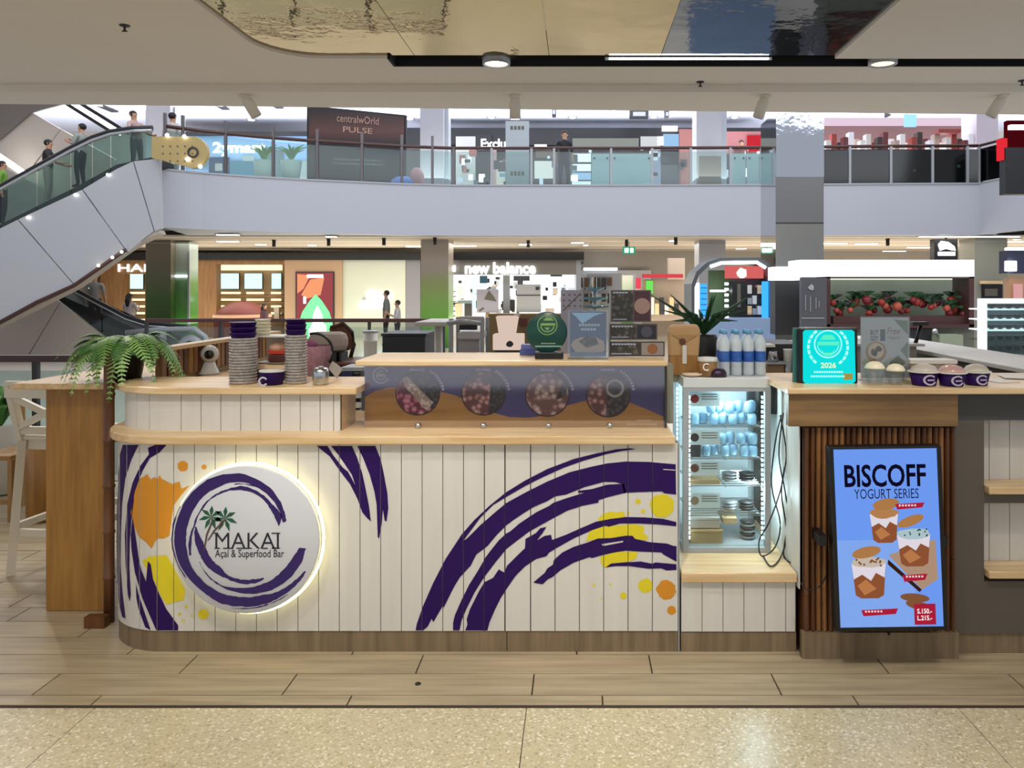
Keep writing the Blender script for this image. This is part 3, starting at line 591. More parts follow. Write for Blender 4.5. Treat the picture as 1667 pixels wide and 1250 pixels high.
PB('brown_wall', mat('redbrown', '7a4a42', .6), t, 1106, 1135, 210, 304, 30.6, .2); PB('brown_wall', mat('redbrown2', '8c5654', .6), t, 1175, 1242, 214, 250, 30.6, .2)
PB('red_sign', glow('red_sign', 'd0303e', 1.0), t, 1217, 1242, 220, 249, 30.5, .1); PB('door_panel', mat('door_brown', '6d6054', .5), t, 1138, 1174, 254, 304, 25.6, .1)
random.seed(21)
for k in range(70):      # goods and screens seen through the balcony glass
    a = random.choice((random.uniform(742, 820), random.uniform(865, 1128), random.uniform(1178, 1240))); y0 = random.uniform(238, 296); w_ = random.uniform(4, 13); h = random.uniform(4, 16)
    c = random.choice(('1a1c20', '24262a', '303438', '101114', 'dfe8ee', 'f4f6f8', '6c4038', '8a9298', '3c5a6a'))
    PB('goods', mat('upg_'+c, c, .5), t, a, a+w_, y0, y0+h, 30.2+.3*(k % 4)/4, .06)
BX('base', M_dark, t, X(655, 31), X(1240, 31), 31, 32.5, 4.5, Z(312, 31))
for a, b in ((963, 992), (996, 1060), (1192, 1214), (1216, 1241)):
    t = thing('frosted_screen', 'pale frosted panel behind the balcony glass, %s' % ('beside the silhouetted person' if a == 963 else 'wide one in the middle' if a == 996 else 'right of the brown door' if a < 1200 else 'beside the mirrored column'), 'panel', (X((a+b)/2, 24.5), 24.5, 4.5))
    PB('panel', mat('frost', 'a9c3c6', .4), t, a, b, 250, 316, 24.5, .05)
    for q in (a+3, b-5): PB('clip', M_dark, t, q, q+3, 256, 259, 24.48, .03)
t = thing('standee', 'tall pale grey standing sign right of the Exclu lettering', 'sign', (X(842, 24), 24, 4.5))
PB('board', mat('standee_grey', 'a9b0b6', .4), t, 823, 861, 197, 312, 24, .08); flat('caption', [rect(831+6*i, 205, 835+6*i, 211) for i in range(4)]+[rect(831+6*i, 279, 835+6*i, 286) for i in range(4)], onplane(23.99), M_grey, t)
# billboard
t = thing('billboard', 'large dark billboard reading centralwOrld PULSE behind the balcony glass', 'billboard', (X(580, 24.2), 24.2, 4.5))
def bmap(px, py):
    u = (px-500)/160; D = 24.2+.0*u; return (X(px, D), D, Z(py+16*u*(1-(py-172)/123*.95), D))
MB().prism([(lambda p: (p[0], p[1]+.03, p[2]))(bmap(*q)) for q in ((499, 171), (661, 171), (661, 297), (499, 297))], (0, .12, 0)).build('frame', M_black, t)
flat('upper_print', [rect(503, 175, 658, 235)], bmap, zramp('pulse_print', [(0, '140c0c'), (.4, '5a352e'), (1, '1e1110')], 6.0, 7.1), t, cuts=range(515, 658, 14))
flat('lower_print', [rect(503, 235, 658, 292)], lambda a, b: (bmap(a, b)[0], 24.199, bmap(a, b)[2]), mat('pulse_low', '0d1113', .5), t, cuts=range(515, 658, 14))
bm1 = lambda a, b: (bmap(a, b)[0], 24.17, bmap(a, b)[2])
Mb = glow('bill_text', 'c9a9a0', .7)
text('lettering', 'centralwOrld', 549, 617, 181, 194, bm1, Mb, t); text('lettering', 'PULSE', 559, 607, 201, 211, bm1, Mb, t, bold=.01)
text('lettering', 'The most comprehensive hub', 543, 625, 255, 261, bm1, mat('bill_grey', '8d8f90', .6), t); text('lettering', 'for entertainment and lifestyle', 543, 625, 262, 268, bm1, mat('bill_grey', '8d8f90', .6), t)
flat('skyline', [[(510+12*i, 236), (512+12*i, 230-(i*5 % 7)), (516+12*i, 233), (519+12*i, 236)] for i in range(12)], bm1, M_black, t)
for px, lab in ((430, 'left tall plant in a grey pot behind the balcony glass'), (474, 'right tall plant in a grey pot behind the balcony glass')):
    t = thing('potted_plant', lab, 'plant', (X(px, 23.6), 23.6, 4.5)); x0 = X(px, 23.6)
    MB().lathe([(.22, Z(300, 23.6)), (.32, Z(262, 23.6)), (.27, Z(262, 23.6))], (x0, 23.6, 0), 14).build('pot', mat('pot_grey', 'a6bab2', .5), t)
    for k in range(11):
        a = k*2.4; l = .55+.1*(k % 3); zz = Z(262, 23.6)
        MB().tube([(x0, 23.6, zz), (x0+.3*l*math.cos(a), 23.6+.2*l*math.sin(a), zz+.5*l), (x0+.75*l*math.cos(a), 23.6+.5*l*math.sin(a), zz+.62*l)], [.03, .045, .006], 4).build('leaf', M_green, t)
t = thing('play_display', 'small blue and pink display car low behind the balcony glass', 'display', (X(668, 23.8), 23.8, 4.5))
MB().ball((X(655, 23.8), 23.9, 4.76), .3, sc=(1.3, .8, .7)).build('body', mat('toy_blue', '6a8ad8', .4), t); MB().ball((X(676, 23.8), 24.0, 4.9), .3, sc=(.8, .8, 1.2)).build('body_pink', mat('toy_pink', 'c4868a', .4), t)
# right: black boxed kiosk row above the dark glass
t = thing('kiosk_row', 'row of kiosks and goods behind black panels on the upper floor right', 'kiosk', (X(1460, 24.6), 24.6, 4.5))
PB('black_panel', M_black, t, 1335, 1600, 243, 313, 24.3, .2)
PB('back_wall', mat('kiosk_back', '5a3c38', .6), t, 1340, 1600, 205, 246, 31, .1); PB('pink_ceiling', glow('pink_light', 'ecd4e6', .95), t, 1340, 1588, 186, 206, 31.2, .1)
for i in range(26):
    a = 1345+i*9.3; h = (12, 22, 8, 17, 25, 14)[i % 6]; c = ('d8d0c8', '6b2f2c', 'e8e4e0', '3a2a28', 'b8a090', '9a3a30', 'f0eef0')[i*5 % 7]
    PB('goods', mat('goods%s' % c, c, .5), t, a, a+8, 240-h, 243, 25+.2*(i % 3), .3)
PB('awning', mat('aw', '9a4038', .5), t, 1528, 1565, 210, 216, 24.9, .3); PB('lit_sign', glow('bluesign', '9fd8f4', 1.3), t, 1473, 1492, 186, 206, 30, .1)
for a, b in ((1490, 277), (1450, 262), (1562, 270)): MB().ball((X(a, 24.2), 24.25, Z(b, 24.2)), .05).build('lamp', M_lamp, t)
t = thing('red_kiosk', 'dark red and black hanging lit box at the upper right corner', 'kiosk', (X(1650, 17), 17, 4))
PB('body', M_black, t, 1637, 1760, 240, 316, 17, .25); PB('red_face', glow('deepred', '7c1420', .3), t, 1640, 1760, 196, 262, 17.05, .15); PB('red_light', glow('redlit', 'f0303c', .9), t, 1630, 1640, 225, 260, 17.05, .2); PB('white_edge', M_sign, t, 1645, 1700, 203, 210, 16.9, .1)
# ---------------------------------------------------------------- right side kiosks on the lower floor
t = thing('arched_kiosk', 'kiosk with rounded frame and cyan light columns', 'kiosk', (X(1192, 14), 14.4, -.45))
AR = [(1126, 560), (1126, 462), (1134, 442), (1152, 426), (1172, 420), (1236, 419), (1252, 428), (1259, 446), (1260, 560)]
for (a, b), (c, d) in zip(AR, AR[1:]): MB().prism([(X(a, 14), 14, Z(b, 14)), (X(c, 14), 14, Z(d, 14)), (X(c+(1192-c)*.07, 14), 14, Z(d+6, 14)), (X(a+(1192-a)*.07, 14), 14, Z(b+6, 14))], (0, 1.0, 0)).build('frame_piece', mat('kiosk_frame', '4a4f52', .3), t)
MB().tube([(X(a+(1192-a)*.1, 14), 13.98, Z(b+8, 14)) for a, b in AR[3:7]], .03, 6).build('light_tube', glow('tube_white', 'e8f4ff', 5), t)
PB('light_column', glow('cyan_col', '3aa0ff', 1.5), t, 1141, 1151, 462, 520, 14.1, .1); PB('light_column', glow('cyan_col', '3aa0ff', 1.5), t, 1242, 1251, 458, 520, 14.1, .1)
PB('white_light', glow('wcol', 'e0ecff', 1.4), t, 1129, 1139, 460, 520, 14.1, .1)
for k in range(6): PB('column_ring', mat('ring_blue', '1c5cb0', .4), t, 1141, 1151, 468+9*k, 469.5+9*k, 14.08, .02)
PB('green_wall', mat('green_wall', '5a7a4c', .5), t, 1154, 1190, 440, 530, 14.8, .1); PB('grey_wall', mat('greyw', '6f7470', .5), t, 1190, 1242, 436, 530, 14.8, .1)
PB('red_counter_sign', glow('red_panel', 'e06a68', .9), t, 1183, 1243, 433, 453, 14.3, .2); flat('sign_blob', [circ(1208, 444, 8, 10, .2)], onplane(14.28), glow('cream', 'fff4d8', 2), t)
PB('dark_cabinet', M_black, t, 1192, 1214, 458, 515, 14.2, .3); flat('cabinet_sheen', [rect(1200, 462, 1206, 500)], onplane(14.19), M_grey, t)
for i in range(9): PB('goods', (M_white, M_black, M_birch, M_alu)[i % 4], t, 1217+(i % 3)*8, 1224+(i % 3)*8, 464+(i//3)*17+(i % 2)*4, 478+(i//3)*17, 14.2, .2)
for i in range(7): PB('shelf_tag', M_sign, t, 1180, 1186, 460+9*i, 464+9*i, 14.1, .03)
PB('shelf', M_sign, t, 1157, 1182, 472, 475, 14.5, .1); PB('counter', mat('bluegrey_counter', '8aa0c0', .5), t, 1126, 1262, 518, 645, 13.8, .5)
t = thing('lit_kiosk', 'kiosk with glowing white sign band and red fruit display', 'kiosk', (X(1445, 11), 11.5, -.45))
Mk = glow('band_white', 'f0fbff', 2.6)
PB('sign_band', Mk, t, 1302, 1586, 423, 450, 10.9, .6); PB('sign_band_side', Mk, t, 1264, 1303, 434, 456, 11.3, .5)
tag(flat('faint_lettering', [rect(1357+7*i, 428, 1361+7*i, 434) for i in range(12)]+[rect(1500+7*i, 438, 1504+7*i, 443) for i in range(9)], onplane(10.89), glow('bandtext', 'b4ecf4', 1.9), t), kind='stuff')
PB('dark_side', M_dark, t, 1262, 1304, 457, 545, 11.5, .3)
fr = mat('frame_maroon', '4e2f2c', .5)
for a, b, c, d in ((1346, 1352, 450, 532), (1578, 1586, 450, 532), (1346, 1586, 528, 534), (1346, 1586, 449, 453)): PB('frame', fr, t, a, b, c, d, 11, .5)
PB('back_panel', mat('sage_wall', '7b8474', .7, col2='68705f', noise=.2, nscale=3), t, 1350, 1582, 450, 532, 11.9, .1)
PB('inner_light', glow('inner_light', 'e8f4dc', 2), t, 1352, 1578, 453, 455, 11.7, .06)
PB('base', mat('base_sage', '6f7264', .6), t, 1346, 1586, 534, 640, 11.1, .6); PB('base_dark', M_dark, t, 1478, 1520, 535, 566, 11.05, .1); PB('machine', mat('machine_green', '9aa48a', .5), t, 1530, 1568, 545, 566, 10.8, .3)
MB().ball((X(1524, 10.8), 10.85, Z(540, 10.8)), .05).build('dome', M_steel, t)
cb = thing('chalkboard', 'tall grey chalkboard with white drawing left of the red fruit display', 'sign', (X(1327, 10.9), 10.9, 0))
PB('board', mat('chalk', '55565c', .7), cb, 1304, 1346, 452, 534, 10.9, .08)
flat('chalk_drawing', [circ(1321, 468, 5, 8, .3), rect(1311, 480, 1312, 505), rect(1319, 482, 1320, 507), rect(1328, 484, 1329, 503), rect(1333, 490, 1334, 500), rect(1305, 517, 1342, 518.5)], onplane(10.88), mat('chalkw', 'a6a8ac', .7), cb)
Mred = [mat('fruit%d' % i, c, .25) for i, c in enumerate(('a83a30', 'c4604c', '8e2f33'))]
MB().box(X(1353, 11.2), X(1578, 11.2), 11.1, 11.5, Z(528, 11.2), Z(514, 11.2)).build('display_tray', fr, t)
for i in range(34):
    px = 1356+i*6.6+random.uniform(-2, 2); py = 488+random.uniform(0, 30)*(.4+.6*((i*7) % 5)/5); r = random.uniform(5, 8.5)
    D = 11.2; t = thing('fruit_ornament', '%s red fruit from the left in the lit kiosk display' % tile_ord(i), 'fruit', (X(px, D), D+.05*(i % 4), Z(py, D)), 'red fruit in the lit display')
    MB().ball((X(px, D), D+.05*(i % 4), Z(py, D)), r/F*D, 10, 7).build('fruit', Mred[i % 3], t)
    for k in range(4):
        a = k*1.7+i; q = Vector((X(px, D), D+.05*(i % 4), Z(py-r*.8, D))); MB().tube([q, q+Vector((.06*math.cos(a), .02*math.sin(a), .06)), q+Vector((.15*math.cos(a), .03*math.sin(a), .07))], [.02, .04, .003], 4).build('leaf', M_leafd if k else M_black, t)
t = thing('logo_box', 'small black hanging box sign with white bird-like emblem', 'sign', (X(1540, 23.5), 23.5, 2))
PB('box', M_black, t, 1521, 1559, 389, 424, 23.5, .3); flat('emblem', [[(1527, 398), (1532, 392), (1544, 394), (1554, 401), (1556, 408), (1548, 407), (1540, 405), (1530, 408)], rect(1527, 410, 1555, 416)], onplane(23.48), M_sign, t)
MB().bar((X(1540, 23.6), 23.6, Z(390, 23.6)), (X(1540, 23.6), 23.6, 3.07), .05).build('hanger', M_dark, t)
t = thing('glass_cabinet', 'tall glass display cabinet with glowing white frame and dark dishes', 'cabinet', (X(1640, 8), 8.3, -.45))
Mf = glow('frame_lit', 'eaf4ff', 1.5)
for a, b, c, d in ((1599, 1607, 488, 700), (1700, 1708, 488, 700), (1599, 1708, 486, 494)): PB('frame', Mf, t, a, b, c, d, 8, .1)
PB('back_panel', mat('cab_back', '4a565c', .5), t, 1600, 1706, 490, 700, 8.5, .04); PB('glass', M_glassg, t, 1607, 1700, 494, 584, 8.03, .01)
for k in range(5): PB('shelf', Mf if k < 3 else M_glassg, t, 1607, 1700, 503+17*k, 505+17*k, 8.1, .38)
BX('cabinet_base', M_white, t, X(1599, 8), X(1708, 8), 8, 8.5, -.45, Z(583, 8))
for k in range(5):
    for j in range(6):
        D = 8.22; px = 1614+14*j; z = Z(503+17*k, 8.1)
        o = MB().lathe([(.02, 0), (.038, .025), (.04, .045), (.034, .045)], (X(px, D), D, z+.002), 10).build('small_dish', (M_black, M_dark)[(j+k) % 2]); tag(o, '%s small dark dish from the left on shelf %s of the glowing cabinet' % (tile_ord(j), ('one', 'two', 'three', 'four', 'five')[k]), 'dish', 'dark dishes in the glowing cabinet')
t = thing('hanging_picture', 'small wooden-topped dark picture on the sage column', 'picture', (X(1616, 23.9), 23.9, 1.2)); PB('picture', M_black, t, 1600, 1632, 463, 487, 23.9, .08); PB('top_bar', M_birch, t, 1597, 1633, 457, 462, 23.85, .1); flat('print', [rect(1603, 470, 1624, 482)], onplane(23.88), M_grey, t)
t = thing('shopfront', 'dark blue fronted shop with pink poster at the right edge', 'shop', (X(1655, 15), 15, -.45)); PB('fascia', mat('navy', '20243a', .5), t, 1640, 1760, 408, 445, 15, .3); PB('lit_square', M_lamp, t, 1640, 1655, 425, 441, 14.9, .1); PB('wall', mat('shop_tan', 'b08868', .6), t, 1643, 1760, 452, 560, 15.1, .2); PB('poster', glow('poster_pink', 'e2a8a6', .9), t, 1652, 1665, 462, 487, 15.0, .05)
PB('trim_light', M_lamp, t, 1640, 1760, 403, 407, 15, .1)
for px, py in ((1595, 392), (1625, 391), (1655, 390)):
    D = 24.5; t = thing('bright_spotlight', 'bright ceiling spotlight above the glowing glass cabinet, %s of three' % {1595: 'leftmost', 1625: 'middle', 1655: 'rightmost'}[px], 'spotlight', (X(px, D), D, Z(py, D)), 'bright spotlights above the right kiosk')
    MB().lathe([(.12, .06), (.14, 0), (.0001, 0)], (X(px, D), D, Z(py, D)), 12).build('lamp_body', M_white, t); MB().lathe([(.12, -.005), (.0001, -.005)], (X(px, D), D, Z(py, D)), 12).build('lens', M_lamp, t)
    MB().bar((X(px, D), D, Z(py, D)+.1), (X(px, D), D, 3.06), .04).build('stem', M_alu, t)
# ---------------------------------------------------------------- people
def clothmat(c): return mat('cloth_'+c, c, .8)
def person(lab, px, D, ztop, h, shirt, trousers, face=0, arm=0, lean=0, hair='short', bag=None):
    """one skinned body, pose by arm (0 hanging, 1 forearms raised, 2 hand on rail); face is the heading in radians"""
    x0 = X(px, D); z0 = ztop-h; k = h/1.7
    root = thing('person', lab, 'person', (x0, D, z0)); root.rotation_euler = (0, 0, 0)
    J = {'pel': (0, 0, .92), 'wst': (0, 0, 1.08), 'chs': (lean*.4, .0, 1.30), 'nek': (lean*.8, 0, 1.45), 'hd0': (lean, -.01, 1.53), 'hd1': (lean*1.1, -.015, 1.60), 'hd2': (lean*1.1, 0, 1.665)}
    R = {'pel': .15, 'wst': .125, 'chs': .145, 'nek': .055, 'hd0': .07, 'hd1': .088, 'hd2': .06}
    E = [('pel', 'wst'), ('wst', 'chs'), ('chs', 'nek'), ('nek', 'hd0'), ('hd0', 'hd1'), ('hd1', 'hd2')]
    for s, n in ((-1, 'l'), (1, 'r')):
        a = arm if not isinstance(arm, tuple) else arm[(s+1)//2]
        sh = (s*.185+lean*.5, 0, 1.38)
        if a == 0: el, wr, hn = (s*.235+lean*.3, .03, 1.12), (s*.25, -.03, .88), (s*.25, -.05, .79)
        elif a == 1: el, wr, hn = (s*.23+lean*.3, -.05, 1.13), (s*.12, -.26, 1.22), (s*.09, -.32, 1.27)
        else: el, wr, hn = (s*.27+lean*.3, -.12, 1.15), (s*.24, -.34, 1.08), (s*.23, -.42, 1.08)
        for nm, p, r in (('sh', sh, .066), ('el', el, .046), ('wr', wr, .03), ('hn', hn, .036), ('hip', (s*.09, 0, .86), .10), ('kn', (s*.11, -.03, .49), .062), ('an', (s*.115, .02, .10), .042), ('to', (s*.125, -.13, .035), .036)):
            J[n+nm] = p; R[n+nm] = r
        E += [('chs', n+'sh'), (n+'sh', n+'el'), (n+'el', n+'wr'), (n+'wr', n+'hn'), ('pel', n+'hip'), (n+'hip', n+'kn'), (n+'kn', n+'an'), (n+'an', n+'to')]
    names = list(J); me = bpy.data.meshes.new('body')
    ca, sa = math.cos(face), math.sin(face)
    tr = lambda p: ((p[0]*ca-p[1]*sa)*k, (p[0]*sa+p[1]*ca)*k, p[2]*k)
    me.from_pydata([tr(J[n]) for n in names], [(names.index(a), names.index(b)) for a, b in E], [])
    o = bpy.data.objects.new('body', me); COL.objects.link(o)
    md = o.modifiers.new('skin', 'SKIN'); md.use_smooth_shade = True
    if not me.skin_vertices: 
        bm = bmesh.new(); bm.from_mesh(me); bm.verts.layers.skin.verify(); bm.to_mesh(me); bm.free()
    for i, n in enumerate(names):
        sv = me.skin_vertices[0].data[i]; sv.radius = (R[n]*k, R[n]*k*(.75 if n in ('pel', 'wst', 'chs') else 1)); sv.use_root = (i == 0)
    ss = o.modifiers.new('sub', 'SUBSURF'); ss.levels = 1
    dg = bpy.context.evaluated_depsgraph_get(); dg.update()
    m2 = bpy.data.meshes.new_from_object(o.evaluated_get(dg)); bpy.data.objects.remove(o)
    # face and fingers joined into the same mesh
    t = MB()
    hx = J['hd1']
    t.ball(tr((hx[0], -.095, 1.585)), .014*k, 6, 5); 
    for s in (-1, 1): t.ball(tr((hx[0]+s*.033, -.078, 1.605)), .011*k, 6, 4); t.ball(tr((hx[0]+s*.088, 0, 1.59)), .022*k, 6, 5, (.5, 1, 1.3))
    t.ball(tr((hx[0], -.082, 1.548)), .02*k, 6, 4, (1, .5, .3))
    for n in 'lr':
        h0 = Vector(J[n+'hn']); w0 = Vector(J[n+'wr']); d = (h0-w0).normalized(); sd = d.cross(Vector((1, 0, .01))).normalized()
        for q in range(4):
            b0 = h0+sd*(q-1.5)*.017; L = (.065, .078, .072, .055)[q]; in_ = Vector((.012 if n == 'l' else -.012, 0, 0))
            t.tube([tr(b0), tr(b0+d*L*.55), tr(b0+d*L+in_)], [.0085*k, .008*k, .006*k], 5)
        t.tube([tr(w0+d*.04), tr(w0+d*.06+sd*-.04), tr(w0+d*.09+sd*-.045)], [.01*k, .009*k, .007*k], 5)
    m3 = bpy.data.meshes.new('x'); m3.from_pydata(t.v, [], t.f)
    bm = bmesh.new(); bm.from_mesh(m2); bm.from_mesh(m3)
    me = bpy.data.meshes.new('body'); bm.to_mesh(me); bm.free()
    for mm in (M_skin, clothmat(shirt), clothmat(trousers), M_hair, M_dark): me.materials.append(mm)
    for p in me.polygons:
        z = p.center.z/k; p.use_smooth = True
        lx = (p.center.x*ca+p.center.y*sa)/k; ly = (-p.center.x*sa+p.center.y*ca)/k
        armz = abs(lx) > .2 or ly < -.17
        p.material_index = 4 if z < .07 else 2 if z < .97 and not armz else (0 if (z > 1.455 or (armz and (z < 1.1 or ly < -.12) )) else 1)
    b = bpy.data.objects.new('body', me); COL.objects.link(b); b.parent = root
    # hair
    c = tr((J['hd1'][0], .012, 1.625)); hb = MB().ball(c, .098*k, 10, 7, (1, 1.05, .95))
    hb.v = [v if (-(v[0]-c[0])*sa*-1 >= -9) else v for v in hb.v]
    keep = MB(); 
    for f in hb.f:
        cc = sum((Vector(hb.v[i]) for i in f), Vector())/len(f)-Vector(c); ly = -cc.x*sa+cc.y*ca
        if ly > -.045*k or cc.z > .035*k: keep.f.append(f); keep.sm.append(True)
    keep.v = hb.v
    if hair == 'long': keep.add(*(lambda q: (q.v, q.f))(MB().tube([tr((J['hd1'][0], .05, 1.63)), tr((J['nek'][0], .085, 1.45)), tr((J['chs'][0], .1, 1.28))], [.085*k, .09*k, .05*k], 8)), True)
    keep.v = [Vector(v)+Vector((x0, D, z0)) for v in keep.v]
    keep.build('hair', M_hair, root)
    if bag:
        q = Vector(tr((.24, .02, 1.0)))+Vector((x0, D, z0)); MB().box(q.x-.06*k, q.x+.06*k, q.y-.14*k, q.y+.14*k, q.z-.16*k, q.z+.12*k).build('bag', clothmat(bag), root, bevel=.02)
    return root
person('person in a bright green top on the escalator at the left frame edge', 4, 19.6, Z(262, 19.6), 1.66, '6f9a3a', '20242c', 2.0, 0, .02)
person('person in a dark jacket leaning on the escalator handrail, third from the top', 78, 19.6, Z(227, 19.6), 1.68, '2a2526', '8b8a80', 1.9, 2, .05)
person('person in a pale shirt and dark skirt looking down near the escalator top', 131, 19.6, Z(201, 19.6), 1.66, '8f948e', '16242e', -1.6, 1, -.05)
person('person with short dark hair leaning at the head of the escalator', 222, 20.6, Z(182, 20.6), 1.7, 'b79a94', '5a5a60', 1.2, 2, -.08)
person('person with dark hair behind the tan rounded newel panel', 281, 21.6, Z(184, 21.6), 1.88, 'b8b2ae', '7a6a64', 3.0, 0, 0)
person('dark silhouetted person standing by the balcony rail in the middle', 918, 23.9, Z(213, 23.9), 1.88, '1e1f22', '26272a', .3, 0, .02)
person('person with black hair behind the balcony left of the mirrored column', 1207, 27, Z(228, 27), 1.55, '6a3a38', '333333', 0, 0, 0)
person('man in a pale shirt and black trousers riding the lower escalator', 155, 21.6, Z(444, 21.6), 1.72, '8d8580', '121214', 3.4, 0, .02)
person('long-haired woman in a pale top near the brown column', 211, 23.6, Z(478, 23.6), 1.6, 'b8aaa8', '6f6a6c', 3.0, 1, 0, 'long')
person('tall man in a grey shirt and dark trousers before the pale panel', 629, 24.5, Z(473, 24.5), 1.76, '6e7472', '1b1c20', -1.4, 0, 0)
person('shorter man in a pale shirt beside the grey-shirted man', 647, 24.2, Z(489, 24.2), 1.58, 'b9b6b6', '1c1c22', -1.3, 1, 0)
person('person in a dark top walking before the wood shopfront', 431, 26.2, Z(494, 26.2), 1.4, '4a2f34', '2a2a2e', 1.4, 0, 0, 'long')
# café furniture just across the hall
def cafe_table(lab, px, D, w, ytop, leg):
    z = Z(ytop, D); x = X(px, D); t = thing('table', lab, 'table', (x, D, 0))
    BX('tabletop', M_white, t, x-w/2, x+w/2, D-.3, D+.3, z-.03, z, bevel=.008)
    MB().lathe([(.03, 0), (.03, z-.03)], (x, D, 0), 10).build('leg', M_white if leg else M_dark, t); MB().lathe([(.22, 0), (.22, .015), (.03, .03)], (x, D, 0), 18).build('base', M_white, t); return t
cafe_table('small white square table left of the pale plastic chair', 714, 5.5, .22, 521, 1)
t = thing('high_chair', 'pale plastic child chair with black harness behind the counter', 'chair', (X(762, 5.0), 5.0, 0)); D = 5.0
Mch = mat('chair_plastic', 'bdb9bb', .4)
PB('backrest', Mch, t, 745, 788, 515, 530, D, .05, bevel=.012); PB('harness', M_black, t, 748, 776, 529, 537, D-.02, .04); PB('seat', Mch, t, 744, 784, 541, 553, D-.1, .35, bevel=.012); PB('front_panel', mat('chair_panel', 'a8a5a6', .4), t, 746, 780, 553, 574, D-.05, .04)
for a in (736, 786):
    for yy in (-.12, .28): MB().bar((X(a, D), D+yy, 0), (X(a+2, D), D+yy*.7, Z(518, D)), .025).build('leg', M_alu, t)
MB().tube([(X(738, D), D-.2, Z(524, D)), (X(762, D), D-.26, Z(520, D)), (X(788, D), D-.2, Z(524, D))], .016, 8).build('tray_rim', M_alu, t)
t = thing('dark_planter', 'low dark trough box across the hall behind the counter', 'planter', (X(657, 7), 7, 0)); BX('box', mat('navy_box', '23272f', .5), t, X(622, 7), X(692, 7), 7, 7.5, 0, Z(546, 7), bevel=.01); PB('rim', M_black, t, 620, 694, 543, 547, 6.98, .54)
t = thing('white_bucket', 'white bucket beside the dark trough box', 'bucket', (X(603, 6.8), 6.8, 0)); D = 6.8
MB().lathe([(.045, 0), (.05, Z(575, D)), (.065, Z(540, D)), (.06, Z(540, D)), (.05, .5)], (X(603, D), D, 0), 16, caps=False).build('bucket', M_white, t); MB().lathe([(.067, Z(541, D)), (.067, Z(538, D))], (X(603, D), D, 0), 16).build('rim', M_alu, t)
t = thing('cup_stand', 'pale pink cup-shaped stand on a lit pink base', 'stand', (X(826, 4.6), 4.6, 0)); D = 4.6; Mp = glow('pink_stand', 'f6dccb', .75)
MB().lathe([(.05, Z(548, D)), (.066, Z(520, D)), (.07, Z(516, D)), (.06, Z(514, D))], (X(826, D), D, 0), 16).build('cup', Mp, t)
PB('base_box', Mp, t, 802, 852, 544, 570, D, .12, bevel=.006); BX('base_leg', M_dark, t, X(805, D), X(850, D), D+.02, D+.1, 0, Z(570, D)); flat('print', [circ(830, 560, 6, 9, .2)], onplane(D-.002), M_dark, t); MB().bar((X(838, D), D, Z(514, D)), (X(846, D), D, Z(511, D)), .02).build('straw', M_white, t)
t = thing('bentwood_chair', 'brown wooden chair with rounded back behind the small steel cup', 'chair', (X(558, 4.6), 4.6, 0)); D = 4.6
MB().prism([(X(a, D), D, Z(b, D)) for a, b in [(536, 535)]+[(552+23*math.sin(q), 552-25*math.cos(q)) for q in [i*PI/12 for i in range(-2, 10)]]+[(545, 575)]], (0, .03, 0)).build('backrest', wood('chair_brown', '4f2c16', '7a4a26', 'z', .45, 6), t)
MB().tube([(X(a, D), D-.02, Z(b, D)) for a, b in ((540, 533), (560, 526), (575, 540), (578, 560), (570, 590))], .012, 8).build('back_frame', mat('brown_frame', '3a2012', .4), t)
PB('seat', M_bambood, t, 536, 580, 590, 596, D-.35, .36, bevel=.008)
for a in (540, 577):
    for yy in (-.3, 0): MB().bar((X(a, D), D+yy, 0), (X(a, D), D+yy, Z(592, D)), .028).build('leg', M_bambood, t)
# ================================================================ main counter
D0 = 3.16; CX, CY, CR = -1.71, 3.48, .32; XR = X(1104, D0)
def foot(s, off=0):      # footprint path: s = 0 at the right end, along the front, round the corner, back along the left side
    L1 = XR-CX; L2 = CR*PI/2
    if s <= L1: return (XR-s, CY-CR-off)
    if s <= L1+L2:
        a = (s-L1)/CR; return (CX-(CR+off)*math.sin(a), CY-(CR+off)*math.cos(a))
    return (CX-CR-off, CY+(s-L1-L2))
def wallpiece(mb, s0, s1, z0, z1, off, th):
    n = 1 if s1 <= XR-CX+1e-4 or s0 >= XR-CX+CR*PI/2 else max(2, int((s1-s0)/.03)+1)
    for i in range(n):
        a = s0+(s1-s0)*i/n; b = s0+(s1-s0)*(i+1)/n
        p, q = foot(a, off), foot(b, off); r, t = foot(b, off-th), foot(a, off-th)
        mb.prism([(p[0], p[1], z0), (q[0], q[1], z0), (r[0], r[1], z0), (t[0], t[1], z0)], (0, 0, z1-z0))
    return mb
L1 = XR-CX; L2 = CR*PI/2; LT = L1+L2+.6
zP = Z(1027, D0); zT = Z(722, D0)
ctr = thing('kiosk_counter', 'long white plank-fronted counter with rounded left end and purple brush print', 'counter', (-.8, 3.4, 0))
wallpiece(MB(), 0, L1, 0.01, zT, -.012, .02).build('core', M_groove, ctr); wallpiece(MB(), L1, LT, 0.01, zT, -.012, .02).build('core_end', M_groove, ctr)
BX('body', M_white, ctr, -1.4, XR-.01, 3.2, 3.75, .02, zT)
gpx = [249+33.7*i for i in range(17)]+[822]+[864+39.6*i for i in range(6)]     # joints between the planks
ss = [XR-X(g, D0) for g in gpx if g > 264]
ss = sorted(ss); edges = [0]+ss; e = L1+.02
while e < LT: edges.append(e); e += .083
edges.append(LT)
for a, b in zip(edges, edges[1:]):
    g = .0016 if abs(a-(XR-X(822, D0))) > .01 and abs(b-(XR-X(822, D0))) > .01 else .0028
    wallpiece(MB(), a+g, b-g, zP, zT, 0, .009).build('plank', M_plankw, ctr)
for a, b in ((0, XR-X(825, D0)-.002), (XR-X(825, D0)+.002, L1)): wallpiece(MB(), a, b, 0.0, zP-.002, -.004, .02).build('plinth_board', M_plinth, ctr)
